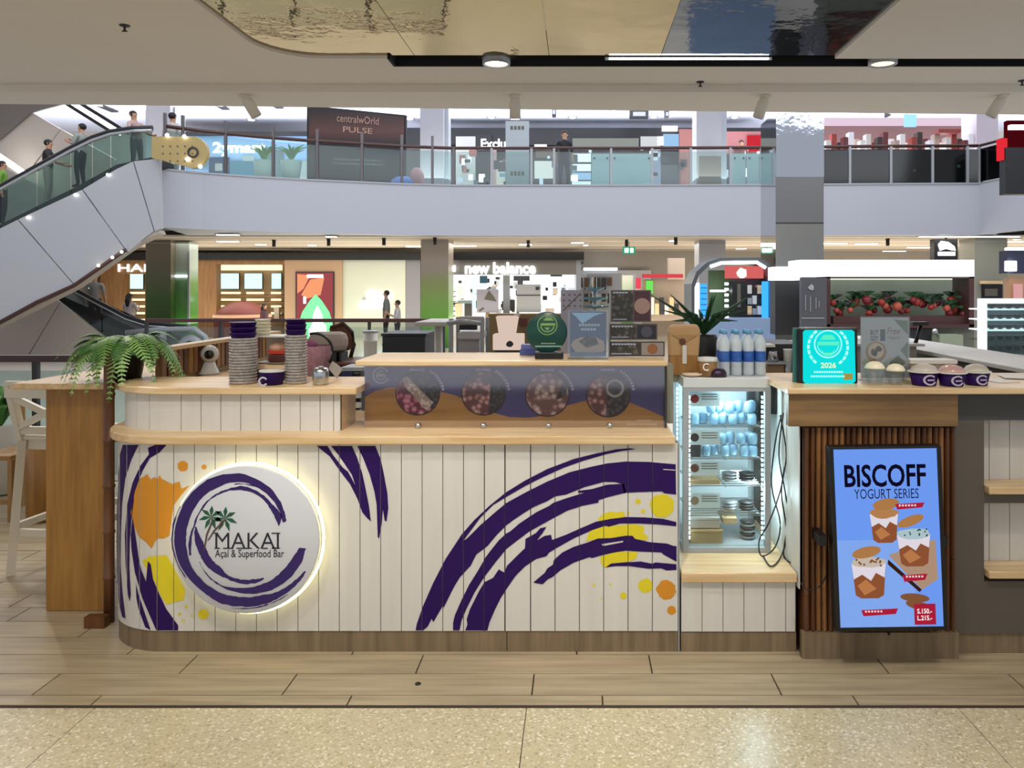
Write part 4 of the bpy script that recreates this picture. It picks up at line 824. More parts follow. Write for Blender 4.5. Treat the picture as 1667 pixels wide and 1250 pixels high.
wallpiece(MB(), L1, LT, 0, zP-.002, -.004, .02).build('plinth_curve', M_plinth, ctr)
BX('edge_strip', M_alu, ctr, XR, XR+.006, 3.158, 3.3, .0, zT)
def fmap(px, py):        # frame point -> counter face (front plane or rounded end), just proud of the planks
    k = (px-VX)/F; off = .0012
    if k*(CY-CR) >= CX: D = CY-CR-off; return (k*D, D, Z(py, D))
    r = CR+off; A = k*k+1; B = -2*(k*CX+CY); C = CX*CX+CY*CY-r*r; q = B*B-4*A*C
    D = (-B-math.sqrt(max(q, 0)))/(2*A); return (k*D, D, Z(py, D))
gv = [g for g in gpx if g > 264]
def px_of(s):
    p = foot(s); return VX+p[0]/p[1]*F
gv += [px_of(e) for e in edges if L1+.001 < e < L1+L2*.8]
fcuts = sorted([g-.55 for g in gv]+[g+.55 for g in gv]+list(range(186, 266, 4)))
def z6(pl): return [(660+a/3.289, min(max(700+b/3.289, 724), 1026)) for a, b in pl]
def z5(pl): return [(500+a/3.289, min(max(700+b/3.289, 724), 1026)) for a, b in pl]
def z4(pl): return [(180+a/3.289, min(max(700+b/3.289, 724), 1026)) for a, b in pl]
def stroke(pl, m=None, name='brush_stroke', lift=0):
    def mp(a, b):
        p = fmap(a, b); return (p[0], p[1]-lift, p[2])
    return flat(name, [pl], mp, m or M_purple, ctr, cuts=fcuts, groove=(gv, .55))
A_ = [(55,1072),(60,1040),(95,940),(150,815),(215,690),(300,560),(370,480),(450,405),(540,332),(640,270),(760,208),(900,155),(1020,125),(1130,103),(1200,97),(1235,102),(1160,112),(1080,128),(960,162),(850,200),(740,250),(640,300),(540,358),(470,400),(400,470),(310,592),(330,580),(400,510),(480,440),(540,390),(640,335),(760,275),(880,225),(1000,195),(1080,178),(1180,168),(1300,170),(1447,183),(1449,345),(1385,338),(1375,328),(1250,332),(1170,336),(1160,288),(1120,278),(1060,278),(960,305),(860,345),(800,355),(760,380),(690,410),(640,440),(580,480),(540,510),(490,560),(440,620),(415,640),(380,665),(350,725),(290,790),(260,840),(205,950),(200,940),(150,1028),(140,1010),(120,1050),(95,1072)]
B_ = [(1170,287),(1080,292),(1000,315),(925,325),(922,334),(955,336),(860,365),(790,390),(770,405),(700,440),(640,480),(610,500),(560,543),(540,553),(500,590),(460,640),(430,680),(390,750),(340,830),(300,910),(265,990),(255,1030),(255,1072),(290,1072),(300,1020),(330,950),(370,870),(420,790),(480,710),(540,637),(600,590),(660,545),(730,505),(800,467),(870,430),(950,405),(1035,388),(1033,376),(1080,360),(1140,345),(1180,336)]
C_ = [(320,1072),(332,1040),(328,1012),(345,960),(395,860),(422,815),(470,790),(500,745),(515,755),(530,762),(545,725),(600,670),(640,632),(643,582),(700,550),(722,525),(755,518),(735,550),(705,590),(745,566),(780,560),(785,588),(860,560),(950,520),(1020,490),(1100,475),(1180,465),(1280,467),(1380,475),(1450,492),(1450,515),(1350,505),(1250,500),(1150,500),(1090,517),(1070,512),(1000,535),(900,580),(820,625),(770,655),(755,675),(700,690),(640,730),(590,780),(545,845),(510,900),(480,960),(450,1030),(440,1072)]
D_ = [(685,815),(745,765),(760,740),(790,720),(795,695),(840,655),(900,625),(980,600),(1030,580),(1100,578),(1180,565),(1215,565),(1230,582),(1310,600),(1400,607),(1435,620),(1452,620),(1452,705),(1380,665),(1370,655),(1250,650),(1180,645),(1120,655),(1050,670),(1000,685),(985,680),(900,710),(830,750),(790,785),(760,800),(735,825),(700,820)]
E_ = [(1070,735),(1100,715),(1180,708),(1260,703),(1320,715),(1340,708),(1450,718),(1452,748),(1400,752),(1370,740),(1300,742),(1200,728),(1130,728)]
for pl in (A_, B_, C_, D_, E_): stroke(z6(pl), lift=.0006)
stroke(z6([(1050,610),(1165,592),(1165,600),(1060,620)]), M_white, 'print_highlight', .0012); stroke(z6([(1380,208),(1445,212),(1445,217),(1380,212)]), M_white, 'print_highlight', .0012)
for pl in ([(1030,475),(1060,448),(1095,436),(1120,440),(1170,438),(1178,465),(1100,478),(1040,490)], [(965,595),(985,545),(1040,520),(1100,513),(1230,504),(1280,518),(1275,555),(1302,572),(1290,590),(1230,584),(1180,570),(1030,584)], [(1040,680),(1120,650),(1245,652),(1235,690),(1190,705),(1100,714),(1085,740),(1072,738),(1050,720)]):
    stroke(z6(pl), M_yellow, 'paint_splash')
random.seed(3)
for cx, cy, r, m in ((1375,405,64,M_yellow),(1285,833,38,M_yellow),(1167,887,18,M_yellow),(1245,382,14,M_yellow),(1272,434,11,M_yellow),(1398,855,52,M_orange),(1425,965,24,M_orange),(1010,831,7,M_yellow),(1098,827,6,M_yellow),(1050,903,5,M_yellow),(1193,443,7,M_yellow)):
    stroke(z6(circ(cx, cy, r, 26, .1)), m, 'paint_splash')
stroke(z5([(50,85),(108,85),(140,135),(190,200),(218,222),(258,295),(240,240),(200,180),(165,130),(128,85),(240,85),(265,140),(295,230),(310,300),(330,400),(342,490),(320,470),(295,440),(270,370),(230,290),(180,225),(120,140)]))
stroke(z5([(268,85),(365,85),(395,160),(410,230),(430,340),(435,420),(425,490),(415,485),(405,425),(400,500),(385,580),(378,575),(372,400),(360,330),(335,240),(300,150)]))
stroke(z4([(65,72),(150,75),(110,160),(78,260),(60,400),(54,560),(52,720),(62,860),(80,1010),(62,1000),(44,930),(36,800),(32,600),(34,400),(40,250),(50,130)]))
stroke(z4([(200,95),(240,78),(300,78),(262,120),(210,150),(170,220),(140,300),(125,380),(112,480),(102,600),(100,740),(108,880),(102,918),(92,880),(80,720),(76,560),(88,400),(118,280),(160,190),(205,130)]))
stroke(z4([(118,465),(130,540),(150,680),(165,750),(190,810),(200,700),(216,720),(228,800),(262,880),(300,960),(362,1045),(362,1072),(245,1072),(205,980),(170,900),(150,830),(130,760),(112,640),(108,560)]), lift=.0006)
stroke(z4([(135,820),(150,880),(190,1000),(215,1072),(185,1055),(150,960),(138,900)]))
stroke(z4([(108,440),(130,330),(155,260),(180,248),(195,235),(205,250),(215,265),(235,250),(250,262),(262,240),(275,262),(330,290),(370,275),(378,315),(425,295),(380,345),(340,400),(330,450),(315,565),(285,580),(255,580),(235,600),(220,635),(190,600),(150,570),(130,520)]), M_orange, 'paint_splash')
stroke(z4([(170,700),(210,675),(300,670),(330,720),(370,800),(400,860),(392,910),(330,925),(300,935),(265,880),(230,800),(200,760)]), M_yellow, 'paint_splash')
for cx, cy, r, m in ((387,192,29,M_orange),(500,197,13,M_orange),(497,985,28,M_yellow),(405,945,8,M_yellow),(370,985,8,M_yellow),(435,995,6,M_yellow),(390,1020,7,M_yellow)): stroke(z4(circ(cx, cy, r, 20, .1)), m, 'paint_splash')
# lower worktop
def topslab(t, off, z0, z1, s0, s1, back, m, name='top'):
    pts = [foot(s0, off)]+[foot(L1+L2*i/12, off) for i in range(13)]+[foot(s1, off)]
    pts = [(p[0], p[1], z0) for p in pts]; pts += [(pts[-1][0]+.2, pts[-1][1], z0), (CX+.1, back, z0), (pts[0][0], back, z0)]
    return MB().prism(pts, (0, 0, z1-z0)).build(name, m, t, bevel=.006)
ZW = Z(709, D0-.02)
wt = thing('worktop', 'long birch worktop with rounded left end over the printed counter', 'worktop', (-.8, 3.3, ZW))
topslab(wt, .03, zT, ZW, .015, L1+L2+.28, 3.78, M_birch)
# upper tier
D1 = 3.245; xt0 = X(191, 3.55); xt1 = X(554, D1)
zU = Z(641, D1); zU2 = Z(631, D1-.03)
tier = thing('counter_tier', 'white plank raised ledge box on the left of the counter', 'counter', (-1.5, 3.4, ZW))
BX('body', M_birchy, tier, CX+.02, xt1, D1+.012, 3.47, ZW, zU)
def foot2(s, off):
    if s <= L1: return (XR-s, D1-off)
    a = min((s-L1)/CR, PI/2+.6); 
    if a <= PI/2: return (CX-(CR-.008+off)*math.sin(a), CY-(CY-D1+off)*math.cos(a))
    return (CX-(CR-.008+off), CY+(a-PI/2)*CR)
def tw(mb, s0, s1, off, th):
    off += .085; n = 1 if s1 <= L1+1e-4 else 3
    for i in range(n):
        a = s0+(s1-s0)*i/n; b = s0+(s1-s0)*(i+1)/n; p, q, r, t = foot2(a, off), foot2(b, off), foot2(b, off-th), foot2(a, off-th)
        mb.prism([(p[0], p[1], ZW), (q[0], q[1], ZW), (r[0], r[1], ZW), (t[0], t[1], ZW)], (0, 0, zU-ZW))
    return mb
n0 = XR-xt1
gs = sorted([XR-X(g, D1) for g in [554, 543]+[521-32.3*i for i in range(9)] if g > 262])
es = gs+[L1+.03+.082*i for i in range(8)]
for a, b in zip(es, es[1:]): tw(MB(), a+.0014, b-.0014, -.085, .008).build('plank', M_plankw, tier)
tw(MB(), n0, L1, -.094, .01).build('core', M_groove, tier); MB().prism([foot2(L1+.04*i, -.01)+(ZW,) for i in range(15)]+[(CX, 3.55, ZW)], (0, 0, zU-ZW)).build('core_end', M_groove, tier)
ul = thing('ledge_top', 'birch top board of the raised ledge holding the cup stacks', 'worktop', (-1.5, 3.3, zU))
pts = [(X(580, D1-.03), D1-.03), (CX, D1-.03)]+[(CX-(CR+.015)*math.sin(a*PI/20), CY-(CY-D1+.03)*math.cos(a*PI/20)) for a in range(1, 11)]+[(CX-CR-.015, 3.62), (X(580, D1-.03), 3.62)]
MB().prism([(p[0], p[1], zU) for p in pts], (0, 0, zU2-zU)).build('top', M_birch, ul, bevel=.005)
# menu panel and shelf
DM = 3.325; x0, x1 = X(594, DM), X(1083, DM); zm1 = Z(593, DM)
mn = thing('fruit_menu_board', 'purple and wood-printed menu panel with four round fruit pictures', 'menu board', (-.3, DM, ZW))
BX('panel', M_dark, mn, x0, x1, DM+.012, DM+.03, ZW, zm1)
P = onplane(DM+.011)
Mvio = mat('menu_violet', '4f4a78', .45); Mgr = wood('menu_wood_print', 'a5762f', 'c0924c', 'x', .4, 6, 0)
b_ = 702
flat('violet_print', [rect(594, 593, 1080, b_)], P, Mvio, mn)
P2 = onplane(DM+.010)
wv = [(594, b_), (594, 646), (610, 637), (630, 631), (660, 629), (715, 637), (740, 643), (765, 655), (800, 671), (830, 679), (860, 680), (890, 676), (915, 662), (950, 653), (985, 647), (1020, 653), (1050, 665), (1080, 678), (1080, b_)]
flat('wood_print', [wv], P2, Mgr, mn)
def fruit_mat(key, c1, c2, c3, sc): 
    m = mat(key, c1, .4); nt = m.node_tree; v = nt.nodes.new('ShaderNodeTexVoronoi'); v.inputs['Scale'].default_value = sc; g = nt.nodes.new('ShaderNodeNewGeometry')
    nt.links.new(g.outputs['Position'], v.inputs['Vector']); r = nt.nodes.new('ShaderNodeValToRGB'); r.color_ramp.elements[0].color = lin(c2)+(1,); r.color_ramp.elements[0].position = .1
    r.color_ramp.elements[1].color = lin(c1)+(1,); r.color_ramp.elements[1].position = .75; e = r.color_ramp.elements.new(.45); e.color = lin(c3)+(1,)
    nt.links.new(v.outputs['Distance'], r.inputs[0]); r.inputs[0].default_value = .5
    mm = nt.nodes.new('ShaderNodeMath'); mm.operation = 'MULTIPLY'; mm.inputs[1].default_value = 1.3; nt.links.new(v.outputs['Distance'], mm.inputs[0]); nt.links.new(mm.outputs[0], r.inputs[0])
    nt.links.new(r.outputs[0], nt.nodes['Principled BSDF'].inputs['Base Color']); return m
FM = [fruit_mat('pic_berry', '6a2836', 'e0a0a4', 'c27880', 38), fruit_mat('pic_seed', '322c2c', '6a625c', '4a4440', 70), fruit_mat('pic_pink', '6a4038', 'd8b4a4', 'b08070', 42), fruit_mat('pic_cream', '7c564a', 'e6d4c0', 'c0a090', 36), fruit_mat('pic_dark', '34322c', '6c665a', '504c42', 50)]
P3 = onplane(DM+.009); P4 = onplane(DM+.008); P5 = onplane(DM+.007)
for i, (cx, cy) in enumerate(((680, 640), (787, 640), (891, 642), (990, 643))):
    flat('picture_rim', [circ(cx, cy, 36.5, 36)], P3, mat('rim_brown', '3c2418', .5), mn)
    flat('picture', [circ(cx, cy, 34.5, 36)], P4, FM[(0, 2, 3, 4)[i]], mn)
def seg(cx, cy, r, a0, a1, n=14): return [(cx+r*math.cos(math.radians(a0+(a1-a0)*k/n)), cy+r*math.sin(math.radians(a0+(a1-a0)*k/n))) for k in range(n+1)]
flat('picture_half', [seg(680, 640, 34.5, -115, 50)], P5, FM[1], mn)
flat('banana_slices', [[(655, 616), (662, 612), (705, 655), (697, 668), (690, 664), (660, 630)]], onplane(DM+.006), fruit_mat('pic_banana', 'a8947e', 'e8dcc8', 'c9b8a4', 70), mn)
flat('picture_half', [seg(787, 640, 34.5, -70, 75)], P5, FM[1], mn)
flat('picture_half', [seg(990, 643, 34.5, 95, 265)], P5, FM[2], mn)
flat('fig_slice', [circ(1001, 632, 15, 20)], P5, mat('fig_rim', 'b7ad9e', .5), mn); flat('fig_core', [circ(1001, 632, 11, 20)], onplane(DM+.006), FM[1], mn)
flat('kiwi', [seg(905, 632, 18, -50, 90)], P5, FM[4], mn)
Mtx = mat('menu_text', 'b9b6c4', .5)
def ring(cx, cy, r0, r1, a0, a1, n=18):
    p = [(cx+r1*math.cos(math.radians(a0+(a1-a0)*k/n)), cy-r1*math.sin(math.radians(a0+(a1-a0)*k/n))) for k in range(n+1)]
    return p+[(cx+r0*math.cos(math.radians(a0+(a1-a0)*k/n)), cy-r0*math.sin(math.radians(a0+(a1-a0)*k/n))) for k in range(n, -1, -1)]
flat('logo_print', [ring(620, 611, 11, 14, 30, 340), ring(620, 611, 6, 8, 60, 380), rect(614, 608, 625, 613)], P3, Mtx, mn)
for cx in (680, 787, 891, 990):
    flat('arc_caption', [ring(cx, 641, 40, 44, a, a+5, 3) for a in range(8, 60, 7)]+[rect(cx-12+k*4, 600, cx-9+k*4, 604) for k in range(6)], P3, Mtx, mn)
flat('small_print', [rect(1020+k*4.2, 689, 1023+k*4.2, 692) for k in range(12)]+[rect(1036, 683, 1060, 685)], onplane(DM+.0095), mat('tan_text', 'd0b488', .5), mn)
for px in (680, 787, 893, 993):
    MB().lathe([(.0001, -.028), (.012, -.027), (.013, -.02), (.008, -.012), (.008, .012)], (X(px, DM-.02), DM, Z(692, DM)), 14, 'y').build('stand_off_screw', M_steel, mn)
BX('glass_sheet', glassmat('menu_glass', 'f4f4f8', .16, .06), mn, x0, x1, DM-.012, DM-.006, ZW+.002, zm1-.004)
BX('end_strip', M_dark, mn, x1-.003, x1+.004, DM-.014, DM+.03, ZW, zm1)
BX('rear_box', M_white, mn, x0+.02, x1-.01, DM+.04, 3.62, ZW, zm1)
ZS = Z(587, 3.25)
sh = tag(MB().box(X(578, 3.25), X(1087, 3.25), 3.25, 3.66, zm1, ZS).build('shelf_board', M_birch, None, bevel=.004), 'birch shelf board on top of the fruit menu panel', 'shelf')
# round logo sign
DS = 3.09
ls = thing('round_logo_sign', 'round white MAKAI sign with glowing rim on the counter front', 'sign', (X(404, DS), DS, Z(876, DS)))
cxs, czs = X(406, 3.12), Z(875, 3.12)
MB().lathe([(.27, -.0), (.27, .035)], (cxs, 3.12, czs), 48, 'y').build('back_box', M_white, ls)
RG = MB().tube([(cxs+.303*math.cos(2*PI*k/60), 3.118, czs+.303*math.sin(2*PI*k/60)) for k in range(60)], .0055, 8, True).build('light_rim', glow('led_warm', 'fff3b8', 4.5), ls)
cx2, cz2 = X(399.5, DS), Z(879, DS); RF = .2965
MB().lathe([(.0001, 0), (RF-.004, 0), (RF, .003), (RF, .022), (.0001, .022)], (cx2, DS, cz2), 64, 'y').build('face', mat('sign_face', 'd0d3d8', .5), ls)
LP = onplane(DS-.0012); LP2 = onplane(DS-.0024)
def LZ(x, y): return (180+x/3.289, 700+y/3.289)
def brush(lst, cx=690, cy=590, rag=2.2):
    up = []; lo = []
    for (a, r0, r1), (c, s0, s1) in zip(lst, lst[1:]):
        for k in range(6):
            f = k/6; an = math.radians(a+(c-a)*f); jj = random.uniform(-rag, rag)
            ro = r1+(s1-r1)*f+jj; ri = r0+(s0-r0)*f+random.uniform(-rag, rag)
            up.append(LZ(cx+ro*math.cos(an), cy-ro*math.sin(an))); lo.append(LZ(cx+ri*math.cos(an), cy-ri*math.sin(an)))
    return up+lo[::-1]
Mlp = mat('logo_purple', '2e1560', .45)
for L in ([(22,250,270),(34,262,288),(60,290,325),(90,314,358),(118,306,367),(135,302,362),(160,290,352),(180,286,350),(203,290,345),(235,294,336),(255,300,352),(272,304,355),(293,318,368),(304,338,374),(324,366,388),(337,390,396)],
          [(20,222,226),(30,225,262),(48,238,262),(68,262,278),(88,270,292),(105,272,280),(123,268,276),(143,258,266),(164,250,258),(182,258,272),(200,270,282)],
          [(163,238,248),(180,198,240),(196,182,226),(214,180,224),(235,176,216),(250,195,215),(272,210,232),(290,222,245),(305,240,246)],
          [(353,322,358),(340,296,352),(322,280,336),(303,268,318),(280,256,290),(250,258,266),(225,250,256),(205,238,242)],
          [(150,364,368),(175,358,366),(200,352,358),(218,346,350)], [(262,362,365),(285,368,373),(300,378,382),(315,388,390)], [(70,300,303),(100,300,306),(125,296,302),(150,288,292),(175,284,290)][:2]):
    flat('brush_stroke', [brush(L)], LP, Mlp, ls)
def star(cx, cy, r):
    out = []
    for k in range(7):
        a = 2*PI*k/7+.3; b = a+.3; c = a-.3
        out.append([(cx, cy), (cx+r*.55*math.cos(c), cy+r*.55*math.sin(c)), (cx+r*math.cos(a), cy+r*math.sin(a)+r*.1), (cx+r*.55*math.cos(b), cy+r*.55*math.sin(b))])
    return [[LZ(*p) for p in q] for q in out]
Mpalm = mat('palm_green', '1f5a40', .5)
flat('palm_crown', star(538, 465, 68)+star(612, 472, 70), LP, Mpalm, ls)
flat('palm_trunk', [[LZ(*p) for p in q] for q in ([(545,475),(553,480),(520,560),(505,640),(498,640),(510,560)], [(608,478),(615,484),(560,540),(525,590),(518,590),(552,535)])], LP2, mat('trunk_brown', '5a4438', .5), ls)
Mlt = mat('logo_text', '1f1f2c', .5)
text('lettering', 'MAKAI', 350.5, 454, 867, 893, LP, Mlt, ls, bold=-.004); text('lettering', 'Açaí & Superfood Bar', 350, 462.5, 894.5, 911, LP, Mlt, ls, bold=.006)
flat('serifs', [rect(a, y, a+9, y+1.8) for a in (349, 363, 371, 385, 393, 401, 427, 443) for y in (891.5,)]+[rect(442, 867, 456, 868.8), rect(442, 891.3, 456, 893), rect(348, 867, 355, 868.6)], LP2, Mlt, ls)
# ================================================================ fridge niche
XN0, XN1 = XR+.012, X(1300, 3.13)
nb = thing('plank_pedestal', 'low white plank-fronted base under the glass fridge', 'counter', (.7, 3.3, 0))
zN = Z(933, D0-.02); zNb = Z(946, D0)
BX('body', M_groove, nb, XN0, XN1, D0+.008, 3.85, .0, zNb)
ne = [XN0]+[X(g, D0) for g in (1143, 1177, 1211, 1245, 1279)]+[XN1-.004]
for a, b in zip(ne, ne[1:]): BX('plank', M_plankw, nb, a+.0014, b-.0014, D0, D0+.008, Z(1028, D0), zNb)
BX('plinth_board', M_plinth, nb, XN0, XN1, D0+.004, D0+.02, 0, Z(1030, D0))
nt_ = thing('fridge_ledge', 'birch board under the glass fridge', 'worktop', (.7, 3.3, zNb)); 
BX('top', M_birch, nt_, XN0, XN1-.003, D0-.02, 3.5, zNb, zN, bevel=.005); BX('top_rear', M_birch, nt_, XN0, XN1-.003, 3.502, 3.86, zNb, zN)
wl = thing('niche_side_wall', 'white side wall between the glass fridge and the bamboo cabinet', 'panel', (XN1, 3.4, zN))
for k in range(4): BX('plank', M_plankw, wl, XN1+.001, XN1+.016, 3.13+.115*k, 3.243+.115*k, zN-.06, 1.045)
BX('plank_core', M_groove, wl, XN1+.006, XN1+.018, 3.13, 3.59, zN-.06, 1.045)
# fridge
FX0, FX1, FY0, FY1, FZ0, FZ1 = X(1112, 3.38), X(1255, 3.38), 3.38, 3.74, zN+.001, Z(615, 3.38)
fr_ = thing('glass_fridge', 'grey framed glass countertop fridge lit inside, full of cups and boxes', 'fridge', ((FX0+FX1)/2, 3.5, FZ0))
Mfg = mat('fridge_grey', '9fa6aa', .4)
w = .026
BX('top_box', mat('fridge_top', 'cfd3d2', .4), fr_, FX0, FX1, FY0, FY1, FZ1-.045, FZ1, bevel=.004)
BX('base_box', Mfg, fr_, FX0, FX1, FY0, FY1, FZ0, FZ0+.022)
for a in (FX0, FX1-w): 
    for b in (FY0, FY1-w): BX('corner_post', Mfg, fr_, a, a+w, b, b+w, FZ0+.022, FZ1-.045)
BX('door_rail', Mfg, fr_, FX0+w, FX1-w, FY0, FY0+.02, FZ1-.06, FZ1-.045); BX('back_panel', mat('fridge_back', 'd6dfe2', .5), fr_, FX0+w, FX1-w, FY1-.02, FY1-.01, FZ0+.022, FZ1-.045)
BX('door_glass', M_glass, fr_, FX0+w, FX1-w, FY0+.008, FY0+.012, FZ0+.022, FZ1-.06); 
BX('side_glass', M_glass, fr_, FX0+.006, FX0+.010, FY0+w, FY1-w, FZ0+.022, FZ1-.045); BX('side_glass', M_glass, fr_, FX1-.010, FX1-.006, FY0+w, FY1-w, FZ0+.022, FZ1-.045)
Mled = glow('led_cool', 'd6f4ff', 9)
for x, y in ((FX0+w+.004, FY0+.03), (FX1-w-.008, FY0+.03), (FX0+.012, FY1-.05)):
    mb = MB()
    for k in range(30): mb.box(x, x+.006, y, y+.006, FZ0+.05+k*.0215, FZ0+.062+k*.0215)
    tag(mb.build('led_strip', Mled, fr_), kind='stuff')
MB().box(FX0+.05, FX1-.05, FY0+.1, FY0+.2, FZ1-.052, FZ1-.047).build('ceiling_led', glow('led_top', 'd8f2ff', 5), fr_)
zsh = [Z(p, 3.42) for p in (694, 746, 790, 838, 905)]
for z in zsh[:4]: 
    mb = MB()
    for k in range(9): mb.box(FX0+.03, FX1-.03, FY0+.04+k*.035, FY0+.043+k*.035, z-.004, z)
    for x in (FX0+.03, (FX0+FX1)/2, FX1-.033): mb.box(x, x+.003, FY0+.035, FY1-.03, z-.007, z-.004)
    mb.build('wire_shelf', M_steel, fr_)
Mcb = mat('clear_cup_bluelit', 'a9d8f4', .2, spec=.8); Mcb.node_tree.nodes['Principled BSDF'].inputs['Transmission Weight'].default_value = .3  # clear plastic coloured blue to imitate the fridge light on it
first = None
for s, (z, px0, n) in enumerate(((zsh[0], 1124, 7), (zsh[1], 1142, 6))):
    for row in range(2):
        for k in range(n-row*2+1):
            x = X(px0, 3.46)+.02+(k+row*1.0)*.043+row*.03; yy = 3.465+.03*(k % 2)
            lb = '%s clear blue-lit cup from the left in the %s row of the %s fridge shelf' % (tile_ord(k), 'upper' if row else 'lower', 'top' if s == 0 else 'second'); g = 'clear cups on the %s fridge shelf' % ('top' if s == 0 else 'second')
            if first is None:
                o = MB().lathe([(.015, 0), (.019, .004), (.0215, .03), (.019, .046), (.008, .051), (.0001, .051)], (0, 0, 0), 12).build('clear_cup', Mcb, None); first = o
            else: o = first.copy(); COL.objects.link(o)
            o.location = (min(x, FX1-.06), yy, z+.001+row*.054); tag(o, lb, 'cup', g)
Mkraft = mat('kraft', 'b79a6e', .7); Mcard = mat('price_card', 'cfdbe0', .5)
def card(lab, px0, px1, py0, py1, D, c):
    t = thing('picture_card', lab, 'card', (X(px0, D), D, Z(py1, D))); PB('card', Mcard, t, px0, px1, py0, py1, D, .002)
    flat('picture', [circ(px0+9, (py0+py1)/2, 7, 14)], onplane(D-.001), mat('cardpic_'+c, c, .5), t); flat('print', [rect(px0+20, py0+4+k*4, px1-4, py0+5.3+k*4) for k in range(3)], onplane(D-.001), M_grey, t)
for lab, y0, c in (('picture card with red berries at the top of the fridge', 637, '8a2a28'), ('picture card with dark berries on the second fridge shelf', 700, '2c2024'), ('picture card with brown cake on the third fridge shelf', 750, '6a3a2a'), ('picture card with tan pot on the fourth fridge shelf', 803, '8f7a62')):
    card(lab, 1122, 1172, y0, y0+24, 3.412, c)
def fbox(lab, px0, px1, py0, py1, D, dep, m, lid=None, cat='box'):
    t = thing('food_box', lab, cat, (X(px0, D), D, Z(py1, D))); PB('body', m, t, px0, px1, py0, py1, D, dep, bevel=.003)
    if lid: PB('lid', lid, t, px0-1, px1+1, py0-3, py0, D-.003, dep+.006)
    return t
Mkd = mat('kraft_dark', '9c8358', .7)
fbox('kraft paper box on the third fridge shelf', 1123, 1173, 781, 789, 3.43, .12, Mkraft); fbox('large kraft paper box at the bottom of the fridge', 1123, 1176, 866, 899, 3.43, .16, Mkd, Mkraft)
fbox('pale tray with grey window on the lower fridge shelf', 1124, 1172, 846, 860, 3.44, .14, M_cladb, M_white); fbox('beige tray beside the grey window tray in the fridge', 1177, 1200, 843, 853, 3.44, .12, mat('tan_tray', 'c7a77c', .6))
fbox('tall dark pouch on the second fridge shelf', 1122, 1141, 722, 744, 3.43, .05, M_dark)
BX('fridge_inner_floor', Mfg, fr_, FX0+w, FX1-w, FY0+.03, FY1-.02, FZ0+.022, FZ0+.024)
k = 0
for z, rows, x0p in ((zsh[2], 3, 1178), (zsh[3], 3, 1178), (FZ0+.024, 6, 1208)):
    for r in range(rows):
        for cpx in ((x0p, x0p+28) if rows == 3 else (x0p,)):
            D = 3.45; xx = X(cpx, D)+.035; zz = z+.001+r*.0135*(1 if rows > 3 else .95)
            o = MB().lathe([(.024, 0), (.034, .009), (.036, .0125), (.0001, .0128)], (xx, D+.05, zz), 14).build('lidded_dish', (M_alu, M_dark)[k % 2]); k += 1
            tag(o, '%s shallow lidded dish from the bottom, %s stack, %s of the fridge' % (tile_ord(r), 'left' if cpx == x0p else 'right', 'bottom right' if rows == 6 else 'third shelf' if z == zsh[2] else 'fourth shelf'), 'dish', 'lidded dishes stacked in the fridge, level %d' % (1 if rows == 6 else 3 if z == zsh[2] else 2))
mb = MB()
l = bpy.data.lights.new('fridge_light', 'POINT'); l.energy = 5; l.color = (.7, .9, 1); l.shadow_soft_size = .05; o = bpy.data.objects.new('fridge_light', l); o.location = ((FX0+FX1)/2, FY0+.06, FZ1-.09); COL.objects.link(o)
l2 = l.copy(); l2.energy = 3.5; o = bpy.data.objects.new('fridge_light_low', l2); o.location = (FX1-.05, FY0+.06, FZ0+.25); COL.objects.link(o)
# items on the fridge
t = thing('kraft_cup', 'kraft paper cup with white lid and letter C on the fridge', 'cup', (X(1152, 3.44), 3.44, FZ1)); xc = X(1152, 3.44)
MB().lathe([(.036, 0), (.040, .002), (.043, .066), (.0001, .066)], (xc, 3.44, FZ1+.001), 22).build('body', mat('kraft_cup', '8c6a3c', .7), t); MB().lathe([(.0445, .066), (.046, .070), (.0435, .084), (.0001, .085)], (xc, 3.44, FZ1+.001), 22).build('lid', M_white, t)
text('lettering', 'C', 1144, 1154, 591, 604, onplane(3.395), mat('cream_text', 'e6dfd0', .5), t, bold=.02)
t = thing('purple_bowl', 'small upturned purple bowl hanging over the fridge edge', 'bowl', (X(1171, 3.37), 3.36, FZ1)); MB().lathe([(.042, 0), (.040, .022), (.03, .034), (.0001, .037)], (X(1171, 3.38), 3.425, FZ1+.0005), 20).build('bowl', mat('purple_gloss', '2e1230', .3), t)
t = thing('cream_dish', 'flat cream oval dish on the fridge left of the purple bowl', 'dish', (X(1126, 3.4), 3.41, FZ1)); MB().lathe([(.03, 0), (.046, .008), (.048, .014), (.0001, .015)], (X(1128, 3.42), 3.435, FZ1+.0005), 20).build('dish', mat('cream_dish', 'dcc3a4', .5), t)
Mbot = mat('bottle_plastic', 'e6eef2', .12, alpha=.5); Mlab = mat('bottle_label', '16389a', .4, col2='3a6fb4', noise=.4, nscale=30); Mcap = mat('bottle_cap', '6aa8d8', .4)
first = None
